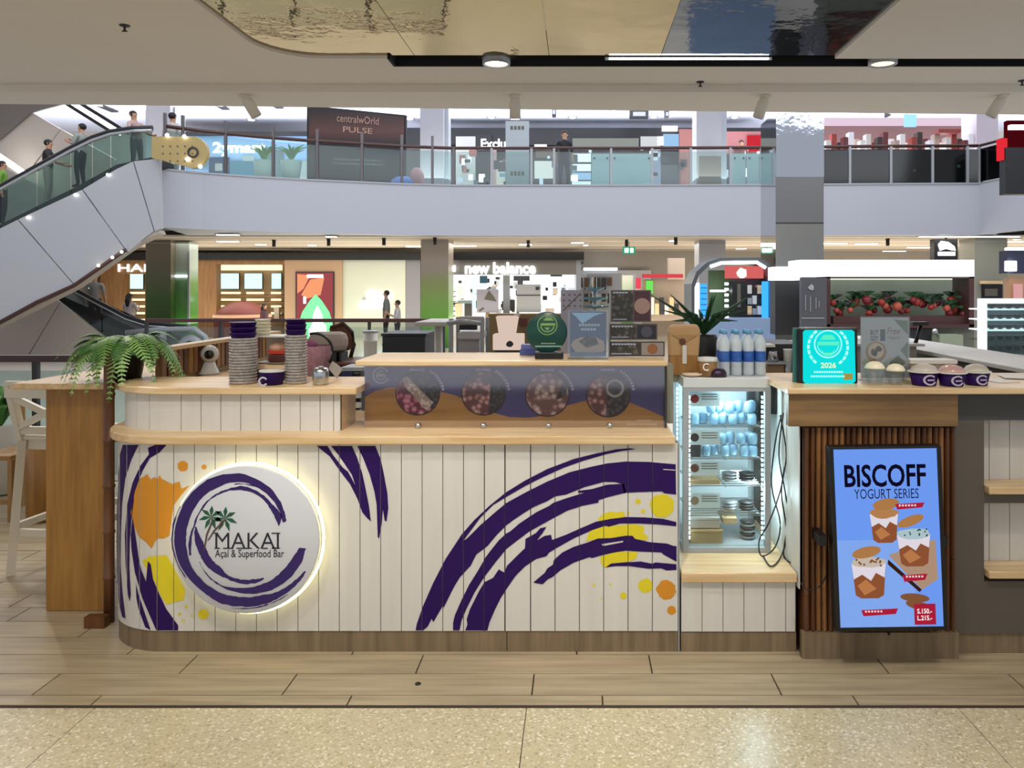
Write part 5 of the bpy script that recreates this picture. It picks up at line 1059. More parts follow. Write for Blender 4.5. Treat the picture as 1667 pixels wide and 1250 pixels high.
for i in range(4):
    for j in range(2):
        x = X(1178+19.5*i, 3.47)+.004+j*.0; yy = 3.47+.068*j
        if first is None:
            t = thing('water_bottle', '', 'bottle', (0, 0, 0), 'water bottles on the fridge')
            MB().lathe([(.020, 0), (.0245, .004), (.0245, .03), (.0232, .036), (.0245, .042), (.0245, .14), (.022, .155), (.011, .178), (.0095, .19)], (0, 0, 0), 16, caps=False).build('body', Mbot, t)
            MB().lathe([(.0225, .003), (.0225, .145), (.019, .158), (.0001, .160)], (0, 0, 0), 14).build('water', mat('water', 'dbeaf2', .1, alpha=.6), t)
            MB().lathe([(.0249, .062), (.0251, .064), (.0251, .108), (.0249, .11)], (0, 0, 0), 16, caps=False).build('label_band', Mlab, t)
            MB().lathe([(.0125, .186), (.0125, .203), (.011, .206), (.0001, .206)], (0, 0, 0), 14).build('cap', Mcap, t); first = t; o = t
        else: o = dup(first)
        o.location = (x, yy, FZ1+.001); o['label'] = '%s water bottle with blue label from the left, %s row on the fridge' % (('first', 'second', 'third', 'fourth')[i], 'front' if j == 0 else 'rear')
t = thing('kraft_pouch', 'kraft stand-up pouch with white tag at the shelf end', 'pouch', (X(1114, 3.5), 3.52, 1.1)); D = 3.5
MB().prism([(X(a, D), D, Z(b, D)) for a, b in ((1089, 582), (1088, 540), (1092, 529), (1136, 528), (1141, 538), (1138, 582))], (0, .05, 0)).build('bag', mat('kraft_bag', 'b08a5c', .6, col2='c29d6e', noise=.3, nscale=9, bump=.3), t, bevel=.012)
MB().prism([(X(a, D-.004), D-.004, Z(b, D)) for a, b in ((1094, 545), (1136, 545), (1115, 557))], (0, .004, 0)).build('front_fold', mat('kraft_fold', 'a88054', .6), t)
flat('round_sticker', [circ(1111, 556, 5.5, 12)], onplane(D-.006), mat('sticker', '5c3426', .5), t); PB('tag', M_white, t, 1111, 1118, 562, 592, D-.014, .003)
BX('base_tray', M_oakp, t, X(1091, D), X(1137, D), D-.01, D+.08, FZ1+.0008, Z(580, D)); 
t = thing('side_box', 'olive-brown box under the kraft pouch beside the menu shelf', 'box', (X(1112, 3.52), 3.55, ZW)); PB('body', mat('olive_box', '857a5c', .6), t, 1089, 1103, 592, 622, 3.5, .1, bevel=.004); BX('post', mat('olive_post', '8a8674', .6), t, X(1086, 3.42), X(1096, 3.42), 3.42, 3.56, ZW, Z(592, 3.46))
# cables
cb = thing('black_box', 'black power box hanging beside the fridge', 'power box', (X(1268, 3.5), 3.5, .9)); BX('case', M_black, cb, XN1-.085, XN1-.002, 3.46, 3.56, Z(672, 3.5), Z(622, 3.5), bevel=.005)
BX('sheet', M_dark, cb, XN1-.11, XN1-.03, 3.57, 3.6, Z(690, 3.5), Z(625, 3.5))
def pl(pts, D): return [(X(a, D+o), D+o, Z(b, D+o)) for a, b, *r in pts for o in ((r[0] if r else 0),)]
def smooth(pts, n=5):
    out = []; P_ = [Vector(p) for p in pts]
    for i in range(len(P_)-1):
        a = P_[max(i-1, 0)]; b = P_[i]; c = P_[i+1]; d = P_[min(i+2, len(P_)-1)]
        for k in range(n):
            t = k/n; out.append(.5*((2*b)+(c-a)*t+(2*a-5*b+4*c-d)*t*t+(3*b-a-3*c+d)*t**3))
    return out+[P_[-1]]
for lab, pts in (('black cable looping down past the fridge corner to the birch board', ((1272, 675), (1262, 720), (1256, 790), (1270, 850), (1262, 890), (1240, 905), (1236, 880), (1252, 850), (1270, 800), (1277, 760))),
                 ('black cable hanging in a long loop beside the white niche wall', ((1275, 672), (1268, 740), (1278, 800), (1284, 850), (1274, 900), (1256, 922), (1242, 912))),
                 ('black cable running from the power box down to the corner of the niche', ((1270, 676), (1280, 740), (1272, 800), (1280, 860), (1276, 908), (1298, 936), (1303, 945)))):
    q = []
    for i, (a, b) in enumerate(pts):
        D = 3.33-.012*(i % 3)
        if b > 915: D = 3.20
        q.append((X(a, D), D, max(Z(b, D), zN+.006) if a < 1300 else Z(b, D)))
    tag(MB().tube(smooth(q), .0032, 6).build('black_cable', M_black, None), lab, 'cable')
# ================================================================ bamboo cabinet with screen
DB = 3.10; XB0, XB1 = XN1+.02, X(1561, 3.1)
bc = thing('bamboo_cabinet', 'brown half-round slatted cabinet carrying the advertising screen', 'cabinet', ((XB0+XB1)/2, 3.3, 0))
ZC = Z(632, 3.06); ZCb = Z(642, 3.06)
BX('body', M_bambood, bc, XB0, XB1, DB+.03, 3.58, 0, ZCb); BX('header', M_oakh, bc, X(1284, 3.085), X(1560, 3.085), 3.085, DB+.03, Z(694, 3.09), ZCb, bevel=.003)
BX('plinth_board', M_plinth, bc, X(1306, DB), XB1, DB, DB+.03, 0, Z(1030, DB))
x = XB0; i = 0
ztop = Z(697, DB); zbot = Z(1029, DB)
while x < XB1-.01:
    w_ = .0225; zc0 = zbot+.14+.3*((i*37) % 10)/10
    for za, zb in ((zbot, zc0), (zc0+.002, ztop)):
        MB().prism([(x+w_/2-w_/2*math.cos(a*PI/6), DB+.03-.022*math.sin(a*PI/6), za) for a in range(7)], (0, 0, zb-za)).build('slat', (M_bamboo, M_bambood, M_bamboo)[i % 3] if i % 4 else M_bambood, bc)
    x += w_+.0012; i += 1
rt = thing('birch_worktop', 'birch top board of the right counter holding signs and cups', 'worktop', (1.9, 3.3, ZC))
BX('top', M_birch, rt, X(1283, 3.06), 3.1, 3.06, 3.62, ZCb, ZC, bevel=.005)
MB().prism([(X(1268, 3.2), 3.25, ZCb+.002), (X(1283, 3.06)-.0005, 3.07, ZCb+.002), (X(1283, 3.06)-.0005, 3.6, ZCb+.002), (X(1262, 3.3), 3.6, ZCb+.002)], (0, 0, ZC-ZCb-.004)).build('top_end', M_birch, rt)
# grey shelving cabinet at right
gc = thing('grey_cabinet', 'grey framed open shelf cabinet with white plank back at the right edge', 'cabinet', (2.1, 3.3, 0)); DG = 3.14; XE = 2.9
BX('top_rail', mat('grey_dark_paint', '454443', .5), gc, XB1+.003, XE, DG, DG+.03, Z(684, DG), ZCb); BX('left_stile', M_grey, gc, XB1+.003, X(1602, DG), DG, DG+.03, Z(1030, DG), Z(684, DG))
BX('bottom_rail', M_grey, gc, X(1602, DG), XE, DG, DG+.03, Z(1030, DG), Z(946, DG)); BX('plinth_board', M_plinth, gc, XB1+.003, XE, DG+.01, DG+.04, 0, Z(1030, DG))
BX('middle_rail', M_grey, gc, X(1602, DG), XE, DG+.01, DG+.03, Z(820, DG), Z(800, DG)); 
DBk = 3.24
x = X(1598, DG)
while x < XE: BX('back_plank', M_plankw, gc, x, x+.083, DBk, DBk+.01, Z(985, DG), Z(676, DG)); x += .086
BX('back_core', M_groove, gc, XB1+.003, XE, DBk+.008, DBk+.03, 0, ZCb)
for yy, lab in ((790, 'upper'), (926, 'lower')): BX('shelf', M_birch, gc, X(1604, DG), XE, DG-.03, DBk, Z(yy+12, DG), Z(yy, DG), bevel=.004)
BX('shelf_back', M_grey, gc, X(1602, DG), XE, DG+.03, DBk-.001, Z(985, DG), Z(946, DG))
# screen
DT = 2.985; tv = thing('advert_screen', 'upright advertising screen with blue BISCOFF YOGURT SERIES picture', 'screen', (X(1446, DT), DT, Z(876, DT)))
def tmap(D):
    def f(px, py):   # the screen hangs slightly skewed: corners follow its own slightly rotated rectangle
        u = (px-1345)/(1532-1345); v = (py-727)/(1030-727)
        cx, cz = X(1446, D), Z(877, D); a = math.radians(2.3); x = (u-.5)*(187/F*D); z = -(v-.5)*(303/F*D)
        return (cx+x*math.cos(a)-z*math.sin(a), D, cz+x*math.sin(a)*.35+z*math.cos(a))
    return f
T0 = tmap(DT); a = [T0(1348, 728), T0(1531, 728), T0(1531, 1029), T0(1348, 1029)]
MB().prism(a, (0, .05, 0)).build('bezel', M_black, tv, bevel=.004)
BX('wall_bracket', M_black, tv, X(1438, 3), X(1455, 3), DT+.05, DB+.008, Z(900, 3), Z(840, 3))
for px in (1340, 1537): PB('side_bracket', M_black, tv, px-6, px+6, 872, 889, DT+.02, .1)
def E(key, c, s=1.0): return glow(key, c, s)
ly = [DT-.0008]
def S_(name, polys, c, s=1.05):
    ly[0] -= .0006; return flat(name, polys, tmap(ly[0]), E('scr_'+c, c, s), tv)
S_('display', [rect(1355, 732, 1523, 1022)], '6f9cf4', .95)
S_('pale_glow', [rect(1355, 880, 1480, 1022)], '86aef6', .9)
ly[0] -= .0006; text('lettering', 'BISCOFF', 1371, 1504, 757, 794, tmap(ly[0]), E('scr_ink', '1a1430', .5), tv, bold=.022)
text('lettering', 'YOGURT SERIES', 1386, 1491, 797, 813, tmap(ly[0]), E('scr_ink2', '1c2450', .6), tv, bold=.0)
S_('wooden_tray', [[(1438, 905), (1515, 880), (1517, 945), (1490, 962)]], 'c9a68c', .7); S_('tray_dark', [[(1437, 912), (1490, 962), (1486, 966), (1436, 920)]], '4a2c22', .5)
def cup(cx, cy, w, h, top):
    S_('cup_picture', [[(cx-w, cy), (cx+w, cy), (cx+w*.82, cy+h), (cx+w*.5, cy+h+5), (cx-w*.5, cy+h+5), (cx-w*.82, cy+h)]], '9a5a38', .8)
    S_('cup_cream', [[(cx-w, cy), (cx+w, cy), (cx+w*.9, cy+h*.45), (cx+w*.4, cy+h*.3), (cx+w*.1, cy+h*.55), (cx-w*.4, cy+h*.35), (cx-w*.9, cy+h*.5)]], 'e8e0ea', .9)
    S_('cup_sauce', [[(cx-w*.7, cy+h*.7), (cx-w*.2, cy+h*.5), (cx+w*.4, cy+h*.8), (cx-w*.3, cy+h)]], 'c98550', .8)
    S_('cup_topping', [circ(cx, cy-2, w*1.02, 18, .12, 9)], top, .8)
cup(1433, 838, 23, 42, 'c48a58'); cup(1480, 873, 27, 46, 'bcd4dc'); cup(1405, 918, 28, 52, 'd8c8b8')
for cx, cy, w, h, a in ((1437, 822, 22, 9, -.15), (1476, 850, 23, 8, -.35), (1402, 900, 24, 9, -.2), (1478, 975, 24, 7, .1), (1484, 988, 22, 7, .25)):
    S_('biscuit', [[(cx+w*math.cos(t)*math.cos(a)-h*math.sin(t)*math.sin(a), cy+w*math.cos(t)*math.sin(a)+h*math.sin(t)*math.cos(a)) for t in [2*PI*k/20 for k in range(20)]]], 'b8814e' if cy < 960 else '8a5a3c', .85)
S_('sprinkles', [circ(1462+random.uniform(0, 42), 868+random.uniform(-6, 7), 1.6, 5) for _ in range(12)], '3a5a3c', .6)
S_('nuts', [circ(1382+random.uniform(0, 48), 915+random.uniform(-5, 7), 2, 6) for _ in range(14)], '8a5c3a', .8)
for x0_, y0_, x1_, y1_ in ((1452, 820, 1500, 831), (1459, 936, 1500, 949), (1390, 992, 1450, 1004)): S_('red_ribbon', [[(x0_, y0_+2), (x1_, y0_), (x1_-4, y1_-3), (x0_+3, y1_)]], 'b8203c', .85); S_('ribbon_text', [rect(x0_+6+5*k, y0_+3, x0_+9+5*k, y0_+6) for k in range(6)], 'f0e0e4', .9)
S_('price_tag', [rect(1476, 985, 1511, 1019)], 'b0203a', .9)
ly[0] -= .0006; text('lettering', 'S.150.-', 1481, 1505, 993, 1001, tmap(ly[0]), E('scr_w', 'ffffff', .95), tv, bold=.02); text('lettering', 'L.215.-', 1481, 1505, 1004, 1012, tmap(ly[0]), E('scr_w', 'ffffff', .95), tv, bold=.02)
tag(MB().tube(smooth([(X(1446, 3.0), 3.0, Z(1030, 3)), (X(1447, 3.02), 3.02, Z(1037, 3)), (X(1450, 3.06), 3.07, Z(1045, 3))]), .004, 6).build('black_cable', M_black, None), 'short black cable end below the advertising screen', 'cable')
tag(MB().tube(smooth([(X(1303, 3.08), 3.08, Z(948, 3.08)), (X(1315, 3.06), 3.06, Z(960, 3.06)), (X(1335, 3.06), 3.065, Z(955, 3.06)), (X(1346, 3.06), 3.06, Z(935, 3.06))]), .003, 6).build('black_cable', M_black, None), 'black cable curving across the bamboo slats to the screen', 'cable')
# ================================================================ things on the right counter
D = 3.22
t = thing('award_sign', 'cyan glowing square award sign reading 2026 with white wreath', 'sign', (X(1348, D), D, ZC))
PB('case', M_black, t, 1300, 1397, 533, 628, D, .03, bevel=.008); PB('glow_side', mat('teal_side', '2f6f66', .4), t, 1292, 1300, 534, 626, D+.03, .02)
P = onplane(D-.001); flat('display', [[(1307, 540), (1311, 537), (1387, 537), (1391, 540), (1393, 620), (1389, 624), (1311, 624), (1307, 620)]], P, glow('cyan_face', '0fd2d2', 1.15), t)
P = onplane(D-.002); Mwl = glow('wreath_white', 'a8fff0', 1.2)
flat('wreath', [ring(1348, 565, 30, 34, 125+k*16, 137+k*16, 3) for k in range(7)]+[ring(1348, 565, 30, 34, -56-k*0+k*16-0, -44+k*16, 3) for k in range(7)]+[ring(1348, 560, 21, 23, 0, 360, 24), ring(1348, 560, 17, 18, 190, 350, 12)], P, Mwl, t)
flat('emblem', [rect(1331, 556, 1366, 562), [(1336, 568), (1342, 574), (1354, 574), (1360, 568), (1354, 579), (1342, 579)], [(1335, 553), (1341, 545), (1355, 545), (1361, 553)]], P, glow('wreath_green', '5ae8c0', 1.1), t)
text('lettering', '2026', 1336, 1361, 590, 599, P, glow('gold_white', 'e8f8b8', 1.1), t, bold=.02)
flat('caption', [rect(1325+4*k, 604, 1328+4*k, 607) for k in range(12)]+[rect(1320+4*k, 611, 1323+4*k, 614) for k in range(14)], P, Mwl, t); flat('gold_tag', [rect(1373, 608, 1388, 618)], P, glow('gold_tag', 'b8a050', .8), t)
BX('foot', M_acryl, t, X(1316, D), X(1346, D), D-.01, D+.05, ZC+.001, Z(627, D)); BX('foot', M_acryl, t, X(1365, D), X(1392, D), D-.01, D+.05, ZC+.001, Z(627, D))
D = 3.30; t = thing('promo_stand', 'acrylic stand with grey BUY 1 GET 1 Free poster', 'sign', (X(1440, D), D, ZC))
BX('poster', mat('poster_pale', 'b2b3ac', .5), t, X(1402, D), X(1479, D), D, D+.003, ZC+.012, Z(517, D)); BX('holder', M_acryl, t, X(1400, D), X(1481, D), D-.003, D-.0008, ZC+.001, Z(515, D)); BX('holder_foot', M_acryl, t, X(1400, D), X(1481, D), D-.05, D+.05, ZC+.0005, ZC+.004)
P = onplane(D-.0005); Mi = mat('ink', '2b2b33', .5)
text('lettering', 'BUY', 1417, 1430, 537, 545, P, Mi, t, bold=.02); text('lettering', 'GET', 1417, 1430, 547, 555, P, Mi, t, bold=.02); text('lettering', '1', 1433, 1441, 536, 555, P, Mi, t, bold=.03)
text('lettering', 'Free', 1444, 1465, 533, 544, P, mat('pink_ink', '8a3c50', .5), t, shear=.3); text('lettering', 'Yogurt', 1444, 1465, 547, 553, P, M_grey, t)
flat('bowl_picture', [circ(1426, 573, 17, 24)], P, M_oakp, t); flat('bowl_inner', [circ(1426, 571, 13, 20)], onplane(D-.0007), mat('bowl_cream', 'cdb88a', .5), t); flat('bowl_fruit', [circ(1423, 574, 6, 10, .2), circ(1431, 568, 5, 10, .2)], onplane(D-.0009), FM[4], t)
flat('leaf_picture', [[(1448, 590), (1462, 578), (1474, 590), (1466, 600), (1450, 600)], [(1455, 520), (1478, 522), (1478, 545)], [(1466, 570), (1478, 556), (1478, 585)]], P, mat('leafy', '5c7050', .5), t)
def lidded(lab, px, D, wpx, body, h, dome, logo=False, bodyh=24):
    x = X(px, D); r = wpx/2/F*D; t = thing('sample_cup', lab, 'cup', (x, D, ZC))
    if body: MB().lathe([(r*.78, 0), (r*.8, .002), (r*.98, h), (.0001, h)], (x, D, ZC+.0008), 22).build('body', body, t); MB().lathe([(r*1.0, h), (r*1.1, h+.002), (r*1.1, h+.006), (r*.95, h+.007)], (x, D, ZC+.0008), 22).build('rim', M_white, t)
    else: MB().lathe([(r*.62, 0), (r*.9, h)], (x, D, ZC+.0008), 18, caps=False).build('body', M_acryl, t)
    MB().lathe([(r*.95, h+.006), (r*.92, h+.012), (r*.7, h+.026), (r*.35, h+.034), (.0001, h+.036)], (x, D, ZC+.0008), 18).build('dome_lid', dome, t)
    if logo:
        def cm(a, b):
            u = (a-px)/(wpx/2)*.9; u = max(-.97, min(.97, u)); rr = r*.985; return (x+rr*u, D-rr*math.sqrt(1-u*u)-.001, ZC+h*(1-(b-0)/1.0)+.001)
        pp = lambda pl: [(px+(a)*wpx*.26, .5+.42*b) for a, b in pl]
        flat('logo_print', [pp([(math.cos(math.radians(a_)), math.sin(math.radians(a_))) for a_ in range(20, 330, 15)]+[(.7*math.cos(math.radians(a_)), .7*math.sin(math.radians(a_))) for a_ in range(325, 10, -15)]), pp([(-.4, -.1), (.7, -.15), (.7, .1), (-.4, .15)])], cm, mat('logo_pale', 'b9aec4', .5), t, cuts=[px-8+2*k for k in range(9)])
    return t
Mdome = mat('dome_clear', 'd9cfc0', .15, alpha=.55); Mdomep = mat('dome_pink', 'd8a8a0', .2, alpha=.6); Mdomec = mat('dome_cream', 'e8ddc0', .35)
lidded('purple sample bowl with clear dome, left of three on the right counter', 1504, 3.16, 46, M_purple, .052, Mdome, True)
lidded('purple sample bowl with pinkish dome, middle of three on the right counter', 1549, 3.14, 44, M_purple, .050, Mdomep, True)
lidded('purple sample bowl with clear dome, right of three on the right counter', 1589, 3.17, 42, M_purple, .050, Mdome, True)
lidded('clear cup with taller cream domed lid beside the promotion stand', 1424, 3.16, 34, None, .062, Mdomec)
lidded('clear cup with lower cream domed lid left of the purple bowls', 1458, 3.16, 32, None, .052, Mdomec)
t = thing('small_basket', 'grey open basket behind the purple sample bowls', 'basket', (X(1518, 3.4), 3.4, ZC)); BX('body', mat('basket', '8f8678', .6), t, X(1483, 3.4), X(1556, 3.4), 3.4, 3.5, ZC+.001, Z(590, 3.4)); BX('rim', M_white, t, X(1481, 3.4), X(1558, 3.4), 3.395, 3.505, Z(592, 3.4), Z(586, 3.4))
for i, (px, D, w_, r) in enumerate(((1625, 3.3, .10, .2), (1652, 3.42, .11, -.3))):
    o = MB().box(-w_/2, w_/2, -.07, .07, 0, .002).build('white_paper', M_white); o.location = (X(px, D), D, ZC+.0006+i*.003); o.rotation_euler = (0, 0, r); tag(o, ('white paper sheet lying right of the purple bowls', 'white paper sheet at the far right of the right counter')[i], 'paper')
t = thing('side_partition', 'grey partition with white ledge running back from the right counter', 'partition', (2.35, 4.5, 0)); BX('wall', mat('partition_grey', '8a857c', .5), t, 2.2, 2.34, 3.7, 6.3, 0, 1.04); BX('ledge', M_white, t, 2.17, 2.6, 3.7, 6.3, 1.08, 1.105, bevel=.004); BX('upper_strip', M_grey, t, 2.21, 2.5, 3.72, 6.28, 1.04, 1.08)
t = thing('rear_ledge', 'pale ledge behind the promotion stand', 'counter', (1.7, 5, 0)); BX('top', M_white, t, .95, 2.15, 4.75, 5.1, Z(564, 4.75), Z(560, 4.75)); BX('body', M_cladb, t, .98, 2.12, 4.8, 5.08, 0, Z(564, 4.75)-.001)
t = thing('tablet_arm', 'black tablet arm standing on the rear ledge', 'stand', (X(1497, 4.85), 4.85, 1.1)); MB().tube([(X(1490, 4.85), 4.85, Z(560, 4.85)), (X(1499, 4.85), 4.85, Z(530, 4.85))], .012, 8).build('arm', M_black, t); PB('tablet', M_black, t, 1486, 1512, 524, 530, 4.8, .06)
t = thing('coffee_station', 'dark cabinet with cup dispensers behind the cyan sign', 'cabinet', (X(1270, 3.9), 3.95, 0)); D = 3.9
PB('body', M_dark, t, 1243, 1308, 560, 1150, 4.0, .35); PB('shelf', M_white, t, 1238, 1262, 561, 565, 3.95, .1); PB('box', mat('station_brown', '6b5236', .6), t, 1250, 1276, 592, 620, D, .09); PB('box_lid', M_alu, t, 1248, 1288, 590, 593, D-.01, .1)
MB().lathe([(.03, 0), (.022, .05), (.02, .055)], (X(1261, D), D+.03, Z(590, D)), 14).build('steel_cup', M_steel, t); MB().lathe([(.018, 0), (.022, .16), (.026, .165)], (X(1285, D), D+.03, Z(622, D)), 14).build('cup_tube', M_white, t); MB().lathe([(.022, 0), (.022, .05)], (X(1280, D), D-.03, Z(636, D)), 14).build('small_cup', M_white, t)
t = thing('dark_shrub', 'dark pointed-leaf plant behind the kraft pouch and bottles', 'plant', (X(1150, 4.4), 4.4, 1.1))
for i in range(20):
    a = i*2.4; l = .17+.05*(i % 3); q = Vector((X(1148, 4.4), 4.45, Z(545, 4.4))); MB().tube([q, q+Vector((.55*l*math.cos(a), .3*l*math.sin(a), l*.5)), q+Vector((1.15*l*math.cos(a), .5*l*math.sin(a), l*(.45+.2*(i % 3))))], [.008, .014, .002], 4).build('leaf', M_leafd, t)
MB().lathe([(.06, -.25), (.08, -.02), (.07, 0)], (X(1148, 4.4), 4.45, Z(545, 4.4)), 14).build('pot', M_dark, t); BX('stand', M_dark, t, X(1130, 4.4), X(1166, 4.4), 4.38, 4.52, 0, Z(545, 4.4)-.25)
# ================================================================ on the menu shelf
D = 3.34
t = thing('round_award', 'dark green round award plaque on a black foot', 'award', (X(890, D), D, ZS)); R = 33.5/F*D
MB().lathe([(.0001, 0), (R-.003, 0), (R, .003), (R, .022), (.0001, .022)], (X(890, D), D, Z(541, D)), 40, 'y').build('disc', mat('award_green', '0e4038', .3), t); BX('foot', M_black, t, X(871, D), X(917, D), D-.025, D+.045, ZS+.0008, Z(573, D), bevel=.003)
P = onplane(D-.001); Mag = mat('award_ink', '7aa35a', .4)
flat('emblem', [ring(891, 529, 15, 16.5, 0, 360, 24), ring(891, 529, 10, 12, 190, 350, 12), rect(880, 526, 904, 530), [(884, 522), (889, 517), (897, 517), (902, 522)], [(886, 533), (891, 538), (896, 533)]], P, Mag, t)
flat('caption', [rect(881+4*k, 558, 884+4*k, 560) for k in range(6)]+[rect(871, 562.5, 914, 565)], P, mat('award_pale', '7f9f92', .5), t)
D = 3.33; t = thing('poster_stand', 'acrylic stand with blue smoothie bowl poster on the shelf', 'sign', (X(957, D), D, ZS))
BX('poster', mat('poster_navy', '34507a', .45), t, X(928, D), X(987, D), D, D+.003, ZS+.012, Z(507, D)); BX('holder', M_acryl, t, X(924, D), X(990, D), D-.004, D-.001, ZS+.0008, Z(505, D)); BX('holder_foot', M_acryl, t, X(924, D), X(990, D), D-.04, D+.05, ZS+.0004, ZS+.003)
P = onplane(D-.0006)
flat('sky_shape', [[(930, 509), (985, 509), (968, 514), (948, 527), (938, 516)]], P, mat('poster_sky', '9cc8ec', .45), t); flat('bowl_shape', [[(929, 562), (933, 554), (945, 549), (970, 549), (983, 555), (985, 570), (975, 577), (940, 577)]], P, mat('poster_beige', 'b09a88', .5), t)
flat('bowl_fruit', [[(942, 556), (955, 547), (970, 550), (975, 560), (955, 566)]], onplane(D-.0008), FM[4], t); flat('caption', [rect(942+5*k, 527, 946+5*k, 531) for k in range(7)]+[rect(946+5*k, 534, 950+5*k, 538) for k in range(5)], P, mat('poster_ink', 'aab4c4', .5), t)
flat('bottom_strip', [rect(929, 573, 986, 580)], onplane(D-.0007), mat('poster_grey2', '5f7890', .5), t)
def menuboard(lab, px0, px1, py0, py1, D, cols):
    t = thing('menu_stand', lab, 'sign', (X((px0+px1)/2, D), D, ZS)); BX('board', mat('board_'+cols[0], cols[0], .5), t, X(px0, D), X(px1, D), D, D+.006, Z(py1, D), Z(py0, D)); P = onplane(D-.001); P2 = onplane(D-.0015)
    w_ = px1-px0; h = py1-py0
    flat('picture_block', [rect(px0+2, py0+2, px0+w_*.56, py1-2)], P, FM[4], t); flat('picture_block', [rect(px0+w_*.58, py0+2, px1-2, py1-2)], P, mat('blk_'+cols[1], cols[1], .5), t)
    flat('bowl_picture', [circ(px0+w_*.78, py0+h*.5, min(h*.36, 13), 16)], P2, mat('blk_'+cols[2], cols[2], .5), t)
    flat('caption', [rect(px0+4+5*k, py0+3, px0+8+5*k, py0+5.5) for k in range(int(w_*.09))]+[rect(px0+4, py1-5, px0+w_*.4, py1-3.5)], P2, mat('poster_ink', 'aab4c4', .5), t)
    BX('side_post', M_alu, t, X(px0-2, D), X(px0, D), D-.002, D+.008, ZS+.0005, Z(py0, D)); return t
menuboard('brown menu card stand with dark dishes, tall one behind the blue poster', 994, 1060, 472, 524, 3.5, ('6a5a5c', '4a2c34', 'a08478'))
menuboard('low wide menu card with bowls in front of the tall menu card', 992, 1070, 527, 553, 3.46, ('5a4e4a', '26242c', '4a4a52'))
menuboard('lowest menu card with a tan bowl on the shelf right end', 992, 1082, 556, 580, 3.42, ('3e3836', '8f867e', '8a5a34'))
t = thing('menu_stand', 'grey patterned card stand behind the green award plaque', 'sign', (X(930, 3.6), 3.6, ZS)); BX('board', mat('card_grey', '8b8794', .5), t, X(913, 3.6), X(949, 3.6), 3.6, 3.606, ZS+.0005, Z(472, 3.6)); flat('pattern', [circ(918+9*(k % 4), 480+9*(k//4), 1.8, 6) for k in range(12)]+[[(916, 505), (944, 477), (945, 479), (917, 507)]], onplane(3.599), M_grey, t)
t = thing('wire_dish_rack', 'pale crystal dish stand behind the menu cards', 'stand', (X(968, 4.2), 4.2, 1.1)); D = 4.2
for k, (yy, w_) in enumerate(((486, .07), (500, .09), (470, .05))): MB().lathe([(.01, -.012), (w_, 0), (w_+.006, .008)], (X(968, D), D, Z(yy, D)), 18, caps=False).build('dish', mat('teal_dish', '8fb4bc', .2, .4), t)
MB().lathe([(.012, 0), (.012, .5)], (X(968, D), D, Z(600, D)), 8).build('stem', M_steel, t); BX('base', M_dark, t, X(950, D), X(986, D), D-.06, D+.06, 0, Z(600, D))
t = thing('blue_box', 'small stack of blue boxes left of the green award', 'box', (X(858, 3.5), 3.5, ZS)); BX('box', mat('box_blue', '46508e', .5), t, X(846, 3.5), X(872, 3.5), 3.5, 3.58, ZS+.0006, ZS+.026); BX('upper_box', mat('box_blue2', '5a64a0', .5), t, X(848, 3.5), X(870, 3.5), 3.505, 3.575, ZS+.027, ZS+.048)
t = thing('storage_partition', 'brown wooden partition behind the green award', 'partition', (X(860, 8), 8, 0)); BX('panel', mat('storage_brown', '6f5a34', .6), t, X(795, 8), X(925, 8), 8, 8.2, 0, Z(511, 8)); PB('box_face', mat('box_maroon', '4c2420', .6), t, 845, 858, 518, 531, 7.95, .05)
# ================================================================ left ledge items
ZL = zU2
def cupstack(px, D, wpx, py_top, py_mid, lab, grp, seed):
    random.seed(seed); x = X(px, D); r = wpx/2/F*D; z = ZL+.001; zt = Z(py_mid, D); n = int((zt-z)/.0125); first = None
    for i in range(n):
        if first is None: first = MB().lathe([(r*.93, 0), (r*.97, .006), (r*1.0, .0075), (r*1.0, .0105), (r*.9, .011)], (0, 0, 0), 20).build('clear_bowl', mat('clear_plastic_grey', 'b9b3b0', .2, col2='8e8884', noise=.5, nscale=60, spec=.8)); o = first
        else: o = first.copy(); COL.objects.link(o)
        o.location = (x+random.uniform(-.0012, .0012), D+random.uniform(-.001, .001), z+i*.0125); tag(o, '%s clear bowl from the bottom of the %s' % (tile_ord(i), lab), 'bowl', grp)
    z += n*.0125; h = Z(py_top, D)-z
    for k in range(3):
        hh = h/3; o = MB().lathe([(r*.82, 0), (r*.92, hh*.8), (r*.95, hh*.82), (r*.95, hh*.98)], (x, D, z+k*hh), 22).build('purple_bowl', M_purple)
        tag(o, '%s purple paper bowl on the %s' % (('lowest', 'middle', 'topmost')[k], lab), 'bowl', 'purple bowls on the '+lab)
        if k == 2: MB().lathe([(r*.95, hh*.98), (r*.98, hh), (r*.9, hh*1.02)], (x, D, z+k*hh), 22, caps=False).build('white_rim', M_white, o)
cupstack(396, 3.36, 44, 524, 547, 'left cup stack on the raised ledge', 'clear bowls in the left stack', 1)
cupstack(482, 3.36, 35, 519, 541, 'right cup stack on the raised ledge', 'clear bowls in the right stack', 2)
D = 3.5; x = X(428, D)
for k in range(5):
    o = MB().lathe([(.028, 0), (.033, .012), (.035, .0135), (.035, .0155)], (x, D, Z(546, D)+k*.0145), 18).build('cream_tub', mat('tub_cream', 'd8d2bc', .5)); tag(o, '%s cream paper tub from the bottom of the short pile between the cup stacks' % tile_ord(k), 'tub', 'cream tubs on the clear box')
t = thing('glass_case', 'clear glazed case with red-lidded jar between the cup stacks', 'case', (X(440, 3.5), 3.52, ZL)); D = 3.46
